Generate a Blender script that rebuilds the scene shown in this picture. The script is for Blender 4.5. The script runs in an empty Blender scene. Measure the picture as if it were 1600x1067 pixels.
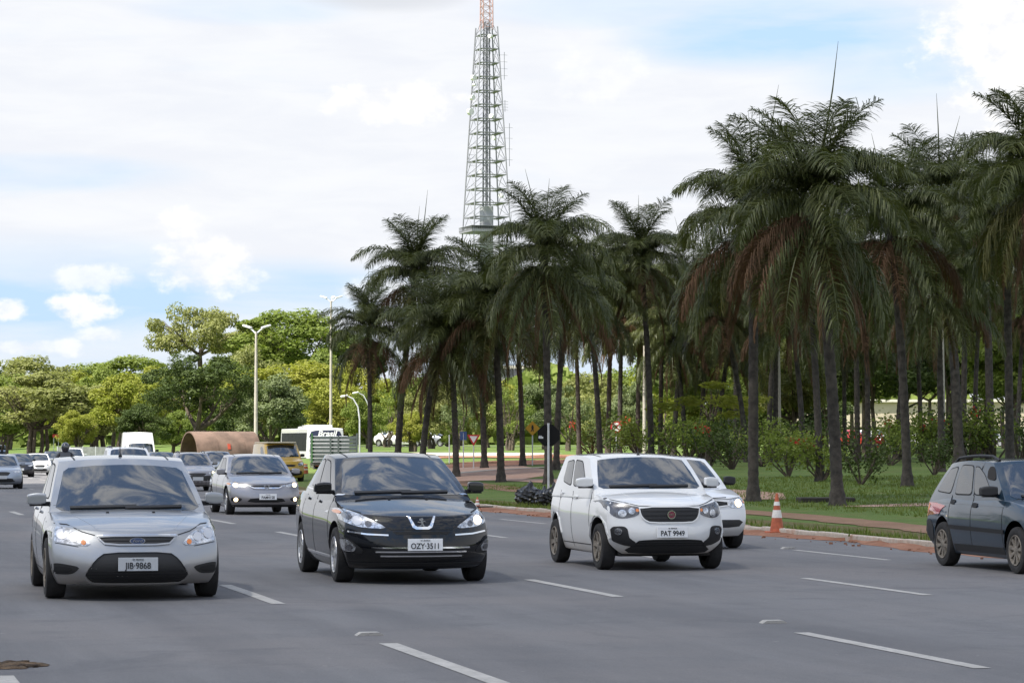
import bpy, bmesh, math, random
import numpy as np
from mathutils import Vector, Matrix
from mathutils.bvhtree import BVHTree

# ------------------------------------------------------------------ camera, sky, sun, exposure
SC = bpy.context.scene
COL = SC.collection
rad = math.radians
F = 4400.0            # focal length in photograph pixels (1600 wide)
CAMH = 1.65
HOR = 690.0
PITCH = math.atan((HOR - 533.5) / F)
cam = bpy.data.cameras.new('camera')
cam.sensor_width = 36.0
cam.lens = F / 1600.0 * 36.0
cam.clip_start = 0.5
cam.clip_end = 9000.0
camo = bpy.data.objects.new('camera', cam)
COL.objects.link(camo)
camo.location = (0, 0, CAMH)
camo.rotation_euler = (math.pi / 2 + PITCH, 0, 0)
SC.camera = camo

SUN_EL, SUN_AZ = rad(58), math.atan2(-0.62, -0.40)      # azimuth clockwise from +Y
SUN_DIR = Vector((math.sin(SUN_AZ) * math.cos(SUN_EL), math.cos(SUN_AZ) * math.cos(SUN_EL), math.sin(SUN_EL)))
sun = bpy.data.lights.new('sun', 'SUN')
sun.energy = 4.8
sun.angle = rad(0.6)
sun.color = (1.0, 0.95, 0.86)
suno = bpy.data.objects.new('sun', sun)
COL.objects.link(suno)
suno.rotation_euler = SUN_DIR.to_track_quat('Z', 'Y').to_euler()

SC.view_settings.view_transform = 'Standard'
SC.view_settings.look = 'None'
SC.view_settings.gamma = 1.0
SC.view_settings.use_curve_mapping = False
SC.view_settings.exposure = 1.12
SC.render.engine = 'CYCLES'
SC.cycles.use_denoising = True
SC.cycles.max_bounces = 8
SC.cycles.transparent_max_bounces = 8
SC.cycles.sample_clamp_indirect = 6.0


class NT:
    """small helper to write node trees"""
    def __init__(s, tree):
        s.t = tree
        s.n = tree.nodes
        s.l = tree.links

    def node(s, typ, ins=None, **props):
        nd = s.n.new(typ)
        for k, v in props.items():
            setattr(nd, k, v)
        for k, v in (ins or {}).items():
            s.put(nd.inputs[k], v)
        return nd

    def put(s, sock, v):
        if isinstance(v, bpy.types.NodeSocket):
            s.l.new(v, sock)
        else:
            sock.default_value = v

    def m(s, op, a, b=None, c=None, clamp=False):
        nd = s.n.new('ShaderNodeMath')
        nd.operation = op
        nd.use_clamp = clamp
        for i, v in enumerate((a, b, c)):
            if v is not None:
                s.put(nd.inputs[i], v)
        return nd.outputs[0]

    def mix(s, f, a, b, blend='MIX'):
        nd = s.n.new('ShaderNodeMix')
        nd.data_type = 'RGBA'
        nd.blend_type = blend
        s.put(nd.inputs[0], f)
        for i, v in ((6, a), (7, b)):
            if not isinstance(v, bpy.types.NodeSocket) and len(v) == 3:
                v = (*v, 1)
            s.put(nd.inputs[i], v)
        return nd.outputs[2]

    def noise(s, vec, scale, detail=4, rough=0.5, dist=0.0, col=False):
        nd = s.node('ShaderNodeTexNoise', {'Scale': scale, 'Detail': detail, 'Roughness': rough, 'Distortion': dist})
        if vec is not None:
            s.l.new(vec, nd.inputs['Vector'])
        return nd.outputs['Color' if col else 'Fac']

    def ramp(s, x, lo, hi, a=0.0, b=1.0):
        nd = s.node('ShaderNodeMapRange', {0: x, 1: lo, 2: hi, 3: a, 4: b})
        nd.interpolation_type = 'SMOOTHSTEP'
        return nd.outputs[0]


def build_world():
    w = bpy.data.worlds.new('World')
    SC.world = w
    w.use_nodes = True
    w.node_tree.nodes.clear()
    t = NT(w.node_tree)
    sky = t.node('ShaderNodeTexSky', sky_type='NISHITA', sun_disc=False)
    sky.sun_elevation = SUN_EL
    sky.sun_rotation = SUN_AZ
    sky.altitude = 1100
    sky.air_density = 1.0
    sky.dust_density = 1.2
    tc = t.node('ShaderNodeTexCoord').outputs['Generated']
    sp = t.node('ShaderNodeSeparateXYZ', {0: tc})
    x, y, z = sp.outputs
    az = t.m('ARCTAN2', x, y)
    el = t.m('ARCSINE', z)
    # a layer high above: the higher one looks the less the clouds are foreshortened
    zz = t.m('ADD', t.m('MAXIMUM', z, 0.0), 0.10)
    plane = t.node('ShaderNodeCombineXYZ', {0: t.m('DIVIDE', x, zz), 1: t.m('DIVIDE', y, zz), 2: 0.0}).outputs[0]
    veil_n = t.noise(plane, 4.6, 8, 0.62, 0.7)
    flat = t.node('ShaderNodeCombineXYZ', {0: t.m('MULTIPLY', az, 9.0), 1: t.m('MULTIPLY', el, 42.0), 2: 3.7}).outputs[0]
    band_n = t.noise(flat, 1.0, 6, 0.55, 0.3)
    lowmask = t.ramp(el, 0.15, 0.45, 1.0, 0.0)

    def blob(px, py, rx, ry):
        a0 = math.atan((px - 800) / F)
        e0 = math.atan((HOR - py) / F)
        dx = t.m('DIVIDE', t.m('SUBTRACT', az, a0), rx / F)
        dy = t.m('DIVIDE', t.m('SUBTRACT', el, e0), ry / F)
        return t.m('ADD', t.m('MULTIPLY', dx, dx), t.m('MULTIPLY', dy, dy))

    # gaps where the blue shows between the veils
    gap = None
    for px, py, rx, ry, s in ((1240, 45, 240, 62, 1.0), (1390, 115, 150, 45, .7), (960, 10, 190, 30, .8), (60, 275, 210, 26, .5), (60, 470, 330, 85, 1.0),
                              (420, 455, 190, 45, .75), (380, 15, 160, 22, .45), (880, 560, 380, 60, .6), (250, 560, 400, 60, .55)):
        g = t.m('MULTIPLY', t.ramp(blob(px, py, rx, ry), 0.0, 1.9, 1.0, 0.0), s)
        gap = g if gap is None else t.m('MAXIMUM', gap, g)
    gap = t.m('MULTIPLY', gap, t.ramp(band_n, 0.28, 0.62, 1.15, 0.45))
    hi_veil = t.ramp(veil_n, 0.44, 0.60)
    lo_veil = t.m('SUBTRACT', t.ramp(band_n, 0.20, 0.44, 0.78, 1.0), gap, clamp=True)
    veil = t.m('ADD', t.m('MULTIPLY', lo_veil, lowmask), t.m('MULTIPLY', hi_veil, t.m('SUBTRACT', 1.0, lowmask)))
    # heaped clouds
    puff_v = t.node('ShaderNodeCombineXYZ', {0: t.m('MULTIPLY', az, 75.0), 1: t.m('MULTIPLY', el, 105.0), 2: 0.0}).outputs[0]
    puff_n = t.noise(puff_v, 1.0, 8, 0.6)
    puff = None
    for px, py, rx, ry, s in ((1575, 60, 118, 92, 1), (1660, 150, 130, 90, 1), (128, 484, 52, 24, .9), (140, 438, 62, 22, .6), (320, 415, 82, 46, .75),
                              (282, 352, 40, 26, .7), (12, 486, 28, 17, .85), (160, 526, 34, 14, .6), (620, 160, 110, 34, .7), (590, 455, 60, 22, .6),
                              (940, 120, 70, 45, .3), (45, 545, 60, 12, .5), (105, 545, 26, 14, .6)):
        d = t.m('ADD', blob(px, py, rx, ry), t.m('MULTIPLY', t.m('SUBTRACT', puff_n, 0.5), 4.6))
        g = t.m('MULTIPLY', t.ramp(d, 0.15, 1.45, 1.0, 0.0), s)
        puff = g if puff is None else t.m('MAXIMUM', puff, g)
    # cloud colours: bright tops, greyer in thick parts
    dark = t.ramp(blob(600, -10, 130, 26), 0.1, 1.6, 1.0, 0.0)
    thick = t.m('MULTIPLY', t.ramp(veil_n, 0.60, 0.80), 0.25)
    thick = t.m('MULTIPLY', thick, t.m('SUBTRACT', 1.0, lowmask))
    shade = t.m('MAXIMUM', t.m('MULTIPLY', dark, 0.45), thick)
    soft = t.noise(flat, 2.2, 6, 0.6, 0.4)
    veil_c = t.mix(t.ramp(soft, 0.3, 0.7), (4.22, 4.27, 4.48), (4.56, 4.57, 4.64))
    veil_c = t.mix(t.ramp(el, 0.2, 0.9, 0.0, 1.0), veil_c, (5.7, 5.75, 5.9))      # thicker and whiter overhead
    veil_c = t.mix(shade, veil_c, (2.7, 2.8, 3.05))
    blue = t.mix(1.0, sky.outputs[0], (1.32, 1.26, 1.2), 'MULTIPLY')
    # thin air-light low down keeps the blue pale as in the picture
    blue = t.mix(t.ramp(el, 0.04, 0.60, 0.92, 0.10), blue, (2.35, 3.32, 4.5))
    col = t.mix(t.m('MULTIPLY', veil, 0.93), blue, veil_c)
    puff_c = t.mix(t.ramp(puff_n, 0.35, 0.65), (5.2, 5.15, 5.1), (4.45, 4.47, 4.58))
    col = t.mix(puff, col, puff_c)
    bg = t.node('ShaderNodeBackground', {'Color': col, 'Strength': 0.1})
    out = t.node('ShaderNodeOutputWorld')
    t.l.new(bg.outputs[0], out.inputs[0])


build_world()

# ------------------------------------------------------------------ helpers
R_ = random.Random(7)


def tag(o, label=None, cat=None, group=None, kind=None):
    if label: o['label'] = label
    if cat: o['category'] = cat
    if group: o['group'] = group
    if kind: o['kind'] = kind
    return o


def link(o, parent=None):
    COL.objects.link(o)
    if parent is not None:
        o.parent = parent
    return o


def empty(name, loc=(0, 0, 0), rz=0.0):
    o = bpy.data.objects.new(name, None)
    o.empty_display_size = 0.3
    o.location = loc
    o.rotation_euler = (0, 0, rz)
    return link(o)


def mesh_of(name, V, Fc, mats, idx=None, smooth=False):
    me = bpy.data.meshes.new(name)
    me.from_pydata([tuple(v) for v in V], [], Fc)
    for m in (mats if isinstance(mats, (list, tuple)) else [mats]):
        me.materials.append(m)
    if idx is not None:
        me.polygons.foreach_set('material_index', idx)
    if smooth:
        me.polygons.foreach_set('use_smooth', [True] * len(me.polygons))
    me.update()
    return me


def obj(name, me, parent=None, loc=None, rot=None, scale=None):
    o = bpy.data.objects.new(name, me)
    if loc is not None: o.location = loc
    if rot is not None: o.rotation_euler = rot
    if scale is not None: o.scale = scale
    return link(o, parent)


def copy_tree(o, parent=None):
    c = o.copy()
    COL.objects.link(c)
    c.parent = parent
    for ch in o.children:
        copy_tree(ch, c)
    return c


class MB:
    """collects simple solids into one mesh"""
    def __init__(s):
        s.V, s.F, s.I = [], [], []
        s.cur = 0

    def add(s, V, Fc):
        b = len(s.V)
        s.V += [tuple(v) for v in V]
        s.F += [tuple(i + b for i in f) for f in Fc]
        s.I += [s.cur] * len(Fc)
        return s

    def box(s, c, d, M=None, bev=0.0):
        cx, cy, cz = c
        x, y, z = d[0] / 2, d[1] / 2, d[2] / 2
        if bev <= 0:
            V = [(i * x, j * y, k * z) for i in (-1, 1) for j in (-1, 1) for k in (-1, 1)]
            Fc = [(0, 1, 3, 2), (4, 6, 7, 5), (0, 4, 5, 1), (2, 3, 7, 6), (0, 2, 6, 4), (1, 5, 7, 3)]
        else:
            bm = bmesh.new()
            bmesh.ops.create_cube(bm, size=1.0)
            bmesh.ops.scale(bm, vec=(2 * x, 2 * y, 2 * z), verts=bm.verts)
            bmesh.ops.bevel(bm, geom=bm.edges[:], offset=bev, segments=2, affect='EDGES', profile=0.6)
            bm.verts.index_update()
            V = [v.co[:] for v in bm.verts]
            Fc = [tuple(v.index for v in f.verts) for f in bm.faces]
            bm.free()
        if M is not None:
            V = [M @ Vector(v) for v in V]
        return s.add([(v[0] + cx, v[1] + cy, v[2] + cz) for v in V], Fc)

    def tube(s, pts, rr, n=8, cap=True):
        pts = [Vector(p) for p in pts]
        if not isinstance(rr, (list, tuple)):
            rr = [rr] * len(pts)
        V, Fc = [], []
        a = None
        for i, p in enumerate(pts):
            d = (pts[min(i + 1, len(pts) - 1)] - pts[max(i - 1, 0)]).normalized()
            if a is None:
                a = d.orthogonal().normalized()
            else:
                a = (a - d * a.dot(d))
                a = a.normalized() if a.length > 1e-6 else d.orthogonal().normalized()
            b = d.cross(a)
            for k in range(n):
                q = 2 * math.pi * k / n
                V.append(p + (a * math.cos(q) + b * math.sin(q)) * rr[i])
        for i in range(len(pts) - 1):
            for k in range(n):
                k2 = (k + 1) % n
                Fc.append((i * n + k, i * n + k2, (i + 1) * n + k2, (i + 1) * n + k))
        if cap:
            Fc.append(tuple(range(n - 1, -1, -1)))
            Fc.append(tuple((len(pts) - 1) * n + k for k in range(n)))
        return s.add(V, Fc)

    def lathe(s, prof, axis='z', n=24, c=(0, 0, 0), a0=0.0, a1=2 * math.pi):
        """prof: list of (radius, height along axis)"""
        full = abs(a1 - a0 - 2 * math.pi) < 1e-6
        m = n if full else n + 1
        V, Fc = [], []
        for r, h in prof:
            for k in range(m):
                q = a0 + (a1 - a0) * k / n
                p = (r * math.cos(q), r * math.sin(q), h)
                if axis == 'x': p = (p[2], p[0], p[1])
                if axis == 'y': p = (p[0], p[2], p[1])
                V.append((p[0] + c[0], p[1] + c[1], p[2] + c[2]))
        for i in range(len(prof) - 1):
            for k in range(n):
                k2 = (k + 1) % m
                Fc.append((i * m + k, i * m + k2, (i + 1) * m + k2, (i + 1) * m + k))
        return s.add(V, Fc)

    def prism(s, poly, h0, h1, axis='z'):
        n = len(poly)
        V = []
        for h in (h0, h1):
            for u, v in poly:
                V.append({'z': (u, v, h), 'y': (u, h, v), 'x': (h, u, v)}[axis])
        Fc = [tuple(range(n)), tuple(range(2 * n - 1, n - 1, -1))]
        Fc += [(i, (i + 1) % n, n + (i + 1) % n, n + i) for i in range(n)]
        return s.add(V, Fc)

    def mesh(s, name, mats, smooth=False, fix=True):
        me = mesh_of(name, s.V, s.F, mats, s.I, smooth)
        if fix:
            bm = bmesh.new()
            bm.from_mesh(me)
            bmesh.ops.recalc_face_normals(bm, faces=bm.faces)
            bm.to_mesh(me)
            bm.free()
        if smooth:
            me.set_sharp_from_angle(angle=rad(38))
        return me

    def build(s, name, mats, parent=None, smooth=False, loc=None, rot=None, scale=None, fix=True):
        return obj(name, s.mesh(name, mats, smooth, fix), parent, loc, rot, scale)


# ------------------------------------------------------------------ materials
MATS = {}


def mat(name, col, rough=0.5, metal=0.0, coat=0.0, spec=0.5, emit=None, estr=0.0, var=0.0, vscale=3.0, bump=0.0, bscale=40.0, coord='Object', ior=1.5):
    if name in MATS:
        return MATS[name]
    m = bpy.data.materials.new(name)
    m.use_nodes = True
    t = NT(m.node_tree)
    b = t.n['Principled BSDF']
    b.inputs['Roughness'].default_value = rough
    b.inputs['Metallic'].default_value = metal
    b.inputs['Coat Weight'].default_value = coat
    b.inputs['Coat Roughness'].default_value = 0.03
    b.inputs['Specular IOR Level'].default_value = spec
    b.inputs['IOR'].default_value = ior
    c = (*col, 1)
    b.inputs['Base Color'].default_value = c
    tc = t.node('ShaderNodeTexCoord').outputs[coord]
    if var > 0:
        n = t.noise(tc, vscale, 5, 0.6)
        lo = tuple(v * (1 - var) for v in col)
        hi = tuple(min(1, v * (1 + var)) for v in col)
        t.l.new(t.mix(t.ramp(n, 0.3, 0.7), lo, hi), b.inputs['Base Color'])
    if bump > 0:
        n = t.noise(tc, bscale, 4, 0.6)
        bp = t.node('ShaderNodeBump', {'Strength': bump, 'Distance': 0.02, 'Height': n})
        t.l.new(bp.outputs[0], b.inputs['Normal'])
    if emit:
        b.inputs['Emission Color'].default_value = (*emit, 1)
        b.inputs['Emission Strength'].default_value = estr
    MATS[name] = m
    return m


def paint(name, col, metal=0.0, rough=0.35, dust=0.0, dustcol=(0.36, 0.27, 0.18), ztop=0.55, spec=0.5):
    """car paint: clear coat over the colour, road dust with a ragged edge low on the panels"""
    m = bpy.data.materials.new(name)
    m.use_nodes = True
    t = NT(m.node_tree)
    b = t.n['Principled BSDF']
    tc = t.node('ShaderNodeTexCoord').outputs['Object']
    z = t.node('ShaderNodeSeparateXYZ', {0: tc}).outputs[2]
    n = t.noise(tc, 5.0, 6, 0.65)
    n2 = t.noise(tc, 1.3, 4, 0.6)
    edge = t.m('ADD', z, t.m('MULTIPLY', t.m('SUBTRACT', n, 0.5), 0.35))
    f = t.m('MULTIPLY', t.ramp(edge, 0.12, ztop, 1.0, 0.0), dust)
    f = t.m('ADD', f, t.m('MULTIPLY', t.ramp(n2, 0.45, 0.75), dust * 0.14), clamp=True)
    c = t.mix(f, col, dustcol)
    t.l.new(c, b.inputs['Base Color'])
    t.l.new(t.m('MULTIPLY', t.m('SUBTRACT', 1.0, f), metal), b.inputs['Metallic'])
    b.inputs['Roughness'].default_value = rough
    b.inputs['Specular IOR Level'].default_value = spec
    t.l.new(t.m('SUBTRACT', 1.0, f, clamp=True), b.inputs['Coat Weight'])
    t.l.new(t.m('MULTIPLY_ADD', f, 0.4, 0.035), b.inputs['Coat Roughness'])
    MATS[name] = m
    return m


def leafmat(name, c1, c2, trans=0.25, rough=0.6, nscale=0.5, spec=0.2):
    m = bpy.data.materials.new(name)
    m.use_nodes = True
    t = NT(m.node_tree)
    b = t.n['Principled BSDF']
    tc = t.node('ShaderNodeTexCoord').outputs['Object']
    n = t.noise(tc, nscale, 3, 0.6)
    oi = t.node('ShaderNodeObjectInfo').outputs['Random']
    geo = t.node('ShaderNodeNewGeometry').outputs['Random Per Island']
    f = t.m('ADD', t.m('MULTIPLY', t.ramp(n, 0.3, 0.7), 0.5), t.m('ADD', t.m('MULTIPLY', oi, 0.25), t.m('MULTIPLY', geo, 0.35)), clamp=True)
    c = t.mix(f, c1, c2)
    t.l.new(c, b.inputs['Base Color'])
    b.inputs['Roughness'].default_value = rough
    b.inputs['Specular IOR Level'].default_value = spec
    tr = t.node('ShaderNodeBsdfTranslucent', {'Color': t.mix(1.0, c, (1.0, 1.05, 0.6), 'MULTIPLY')})
    mx = t.node('ShaderNodeMixShader', {0: trans})
    t.l.new(b.outputs[0], mx.inputs[1])
    t.l.new(tr.outputs[0], mx.inputs[2])
    t.l.new(mx.outputs[0], t.n['Material Output'].inputs[0])
    MATS[name] = m
    return m


def groundmat(name, cols, scales, rough=0.9, bump=0.3, bscale=30.0, dist=0.03):
    """three-colour noise blend in world metres"""
    m = bpy.data.materials.new(name)
    m.use_nodes = True
    t = NT(m.node_tree)
    b = t.n['Principled BSDF']
    tc = t.node('ShaderNodeNewGeometry').outputs['Position']
    n1 = t.noise(tc, scales[0], 6, 0.6)
    n2 = t.noise(tc, scales[1], 5, 0.65)
    n3 = t.noise(tc, scales[2], 4, 0.7)
    c = t.mix(t.ramp(n1, 0.35, 0.68), cols[0], cols[1])
    c = t.mix(t.m('MULTIPLY', t.ramp(n2, 0.5, 0.72), 0.8), c, cols[2])
    c = t.mix(t.m('MULTIPLY', t.ramp(n3, 0.3, 0.7), 0.5), c, t.mix(1.0, c, (0.55, 0.55, 0.55), 'MULTIPLY'))
    t.l.new(c, b.inputs['Base Color'])
    b.inputs['Roughness'].default_value = rough
    b.inputs['Specular IOR Level'].default_value = 0.25
    bp = t.node('ShaderNodeBump', {'Strength': bump, 'Distance': dist, 'Height': t.noise(tc, bscale, 5, 0.7)})
    t.l.new(bp.outputs[0], b.inputs['Normal'])
    MATS[name] = m
    return m


def asphaltmat():
    m = bpy.data.materials.new('asphalt')
    m.use_nodes = True
    t = NT(m.node_tree)
    b = t.n['Principled BSDF']
    pos = t.node('ShaderNodeNewGeometry').outputs['Position']
    rot = t.node('ShaderNodeVectorRotate', {'Vector': pos, 'Angle': -math.atan(0.243)}, rotation_type='Z_AXIS').outputs[0]
    sp = t.node('ShaderNodeSeparateXYZ', {0: rot})
    along = t.node('ShaderNodeCombineXYZ', {0: t.m('MULTIPLY', sp.outputs[0], 0.9), 1: t.m('MULTIPLY', sp.outputs[1], 0.06), 2: 0.0}).outputs[0]
    worn = t.noise(along, 1.0, 7, 0.65)
    big = t.noise(pos, 0.16, 5, 0.6)
    mid = t.noise(pos, 1.1, 6, 0.7)
    grit = t.noise(pos, 55.0, 3, 0.8)
    c = t.mix(t.ramp(worn, 0.3, 0.7), (0.116, 0.115, 0.120), (0.170, 0.168, 0.172))
    c = t.mix(t.m('MULTIPLY', t.ramp(big, 0.42, 0.66), 0.6), c, (0.192, 0.176, 0.170))
    st = t.noise(pos, 0.45, 6, 0.75, 1.2)
    c = t.mix(t.m('MULTIPLY', t.ramp(st, 0.52, 0.70), 0.5), c, (0.085, 0.086, 0.094))
    c = t.mix(t.m('MULTIPLY', t.ramp(mid, 0.50, 0.74), 0.6), c, (0.106, 0.106, 0.113))
    c = t.mix(t.m('MULTIPLY', t.ramp(t.noise(pos, 16.0, 5, 0.8), 0.4, 0.7), 0.35), c, t.mix(1.0, c, (1.35, 1.33, 1.3), 'MULTIPLY'))
    c = t.mix(t.m('MULTIPLY', t.ramp(grit, 0.35, 0.75), 0.8), c, t.mix(1.0, c, (0.62, 0.62, 0.63), 'MULTIPLY'))
    spk = t.noise(pos, 9.0, 2, 0.5)
    c = t.mix(t.ramp(spk, 0.735, 0.76, 0.0, 0.5), c, (0.30, 0.28, 0.26))
    t.l.new(c, b.inputs['Base Color'])
    b.inputs['Roughness'].default_value = 0.78
    b.inputs['Specular IOR Level'].default_value = 0.35
    bp = t.node('ShaderNodeBump', {'Strength': 0.35, 'Distance': 0.01, 'Height': t.noise(pos, 70.0, 3, 0.8)})
    t.l.new(bp.outputs[0], b.inputs['Normal'])
    MATS['asphalt'] = m


asphaltmat()
groundmat('grass_ground', ((0.092, 0.150, 0.030), (0.130, 0.188, 0.042), (0.185, 0.172, 0.062)), (0.12, 0.5, 6.0), 0.95, 0.8, 14.0, 0.06)
groundmat('verge_ground', ((0.100, 0.108, 0.030), (0.150, 0.115, 0.050), (0.240, 0.110, 0.055)), (0.35, 0.9, 7.0), 0.95, 0.8, 14.0, 0.05)
groundmat('red_earth', ((0.27, 0.125, 0.075), (0.35, 0.185, 0.120), (0.20, 0.095, 0.055)), (0.5, 1.4, 9.0), 0.95, 0.6, 20.0)
groundmat('brown_path', ((0.23, 0.135, 0.085), (0.29, 0.175, 0.115), (0.19, 0.15, 0.07)), (0.4, 1.1, 9.0), 0.95, 0.5, 20.0)
groundmat('pink_paving', ((0.40, 0.255, 0.19), (0.47, 0.32, 0.25), (0.36, 0.20, 0.14)), (0.3, 0.9, 9.0), 0.9, 0.3, 20.0)
groundmat('pale_concrete', ((0.42, 0.38, 0.32), (0.50, 0.46, 0.40), (0.40, 0.27, 0.19)), (0.4, 1.5, 9.0), 0.9, 0.3, 20.0)
groundmat('kerb_concrete', ((0.50, 0.44, 0.37), (0.58, 0.52, 0.45), (0.45, 0.24, 0.15)), (0.7, 1.7, 12.0), 0.9, 0.4, 30.0)
m_ = mat('road_paint', (0.42, 0.40, 0.37), 0.75)
t_ = NT(m_.node_tree)
pos_ = t_.node('ShaderNodeNewGeometry').outputs['Position']
c_ = t_.mix(t_.ramp(t_.noise(pos_, 2.5, 6, 0.7), 0.3, 0.75), (0.34, 0.325, 0.30), (0.46, 0.44, 0.41))
c_ = t_.mix(t_.m('MULTIPLY', t_.ramp(t_.noise(pos_, 14.0, 6, 0.8), 0.52, 0.66), 0.8), c_, (0.15, 0.15, 0.158))
t_.l.new(c_, m_.node_tree.nodes['Principled BSDF'].inputs['Base Color'])
mat('glass', (0.010, 0.014, 0.018), 0.012, spec=0.5, ior=2.4)
mat('black_plastic', (0.016, 0.016, 0.017), 0.55)
mat('gloss_black', (0.008, 0.008, 0.009), 0.15, coat=0.5)
mat('rubber', (0.022, 0.021, 0.021), 0.85, var=0.3, vscale=9)
mat('seam', (0.008, 0.008, 0.009), 0.7)
mat('chrome', (0.82, 0.83, 0.85), 0.10, metal=1.0)
mat('lamp_shell', (0.50, 0.51, 0.53), 0.18, metal=0.75, coat=1.0, var=0.55, vscale=22)
mat('lamp_bowl', (0.62, 0.62, 0.63), 0.30, metal=0.7, coat=0.6)
mat('lamp_dark', (0.10, 0.10, 0.11), 0.25, metal=0.4, coat=1.0, var=0.6, vscale=20)
mat('lamp_lit', (0.9, 0.85, 0.75), 0.3, emit=(1.0, 0.74, 0.42), estr=2.2)
mat('amber', (0.75, 0.22, 0.03), 0.25, coat=1.0)
mat('red_lens', (0.45, 0.02, 0.02), 0.2, coat=1.0)
mat('alloy', (0.55, 0.55, 0.56), 0.35, metal=0.85, var=0.2, vscale=12)
mat('dusty_alloy', (0.20, 0.175, 0.145), 0.65, metal=0.2, var=0.35, vscale=9)
mat('wheel_dark', (0.02, 0.018, 0.016), 0.8)
mat('plate_white', (0.88, 0.88, 0.88), 0.4)
mat('plate_grey', (0.50, 0.52, 0.54), 0.4)
mat('plate_ink', (0.02, 0.02, 0.022), 0.5)
mat('badge_blue', (0.05, 0.08, 0.18), 0.3, coat=1.0)
mat('badge_red', (0.20, 0.03, 0.06), 0.3, coat=1.0)
mat('palm_bark', (0.058, 0.049, 0.042), 0.95, var=0.45, vscale=5, bump=0.8, bscale=18)
mat('bark', (0.10, 0.078, 0.058), 0.95, var=0.4, vscale=3, bump=0.7, bscale=12)
leafmat('frond', (0.034, 0.048, 0.013), (0.125, 0.140, 0.044), 0.25, 0.45, 0.8, 0.4)
leafmat('frond_yellow', (0.060, 0.068, 0.018), (0.120, 0.110, 0.035), 0.2, 0.5, 0.8)
leafmat('frond_dead', (0.090, 0.054, 0.030), (0.170, 0.098, 0.056), 0.12, 0.8, 0.8, 0.2)
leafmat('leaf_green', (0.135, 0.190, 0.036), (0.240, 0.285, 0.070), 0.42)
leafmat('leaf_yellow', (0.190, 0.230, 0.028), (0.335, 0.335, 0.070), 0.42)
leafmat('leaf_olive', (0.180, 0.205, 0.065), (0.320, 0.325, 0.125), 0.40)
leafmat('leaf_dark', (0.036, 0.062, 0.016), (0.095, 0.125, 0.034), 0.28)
leafmat('leaf_grey', (0.110, 0.145, 0.058), (0.190, 0.225, 0.105), 0.28)
leafmat('petal_red', (0.35, 0.015, 0.02), (0.55, 0.04, 0.03), 0.3)
leafmat('grass_blade', (0.100, 0.150, 0.028), (0.165, 0.200, 0.048), 0.35, 0.6, 0.3)
mat('post_concrete', (0.46, 0.42, 0.36), 0.85, var=0.15, vscale=2)
mat('steel_pale', (0.60, 0.61, 0.63), 0.5, metal=0.2, var=0.15)
mat('steel_red', (0.42, 0.26, 0.23), 0.6)
mat('tower_steel', (0.24, 0.245, 0.27), 0.55, metal=0.1)
mat('white_lamp', (0.75, 0.75, 0.74), 0.4)


# ------------------------------------------------------------------ the lie of the land
SLOPE = 0.243


def sstep(x):
    x = max(0.0, min(1.0, x))
    return x * x * (3 - 2 * x)


def XK(Y):                       # the kerb line
    return 8.76 - SLOPE * (Y - 34.6)


RY = np.array([-200, 50, 120, 200, 260, 400, 560, 9000.0])
RZ = np.array([0, 0, -.31, -.62, -.55, .35, 1.15, 1.15])


def road_z(Y):
    # rounded by averaging so that the profile has no kinks
    return float(sum(np.interp(Y + d, RY, RZ) for d in (-20, -10, 0, 10, 20)) / 5) if Y > 25 else 0.0


def land(X, Y):
    e = X - XK(Y)
    r = road_z(Y)
    if e <= 0:
        return r
    p = 0.006 * max(0.0, min(Y, 245.0) - 60.0)
    w = sstep(e / 22.0)
    return r * (1 - w) + w * max(p, r) + 0.10


def ray(px, py):
    x, z = (px - 800) / F, (533.5 - py) / F
    c, s = math.cos(PITCH), math.sin(PITCH)
    return Vector((x, c - z * s, s + z * c))


def gp(px, py):
    """point of the ground seen at a pixel of the photograph"""
    d = ray(px, py)
    d = d / d.y
    y0 = 8.0
    while y0 < 900:
        if CAMH + d.z * y0 <= land(d.x * y0, y0):
            break
        y0 += 0.5
    lo, hi = y0 - 0.5, y0
    for _ in range(14):
        m = (lo + hi) / 2
        if CAMH + d.z * m <= land(d.x * m, m): hi = m
        else: lo = m
    return Vector((d.x * hi, hi, land(d.x * hi, hi)))


def at(px, py, Y):
    """point at depth Y on the line of sight of a pixel"""
    d = ray(px, py)
    d = d / d.y
    return Vector((d.x * Y, Y, CAMH + d.z * Y))


def on(px, Y):
    X = (px - 800) / F * Y
    return Vector((X, Y, land(X, Y)))


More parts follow.
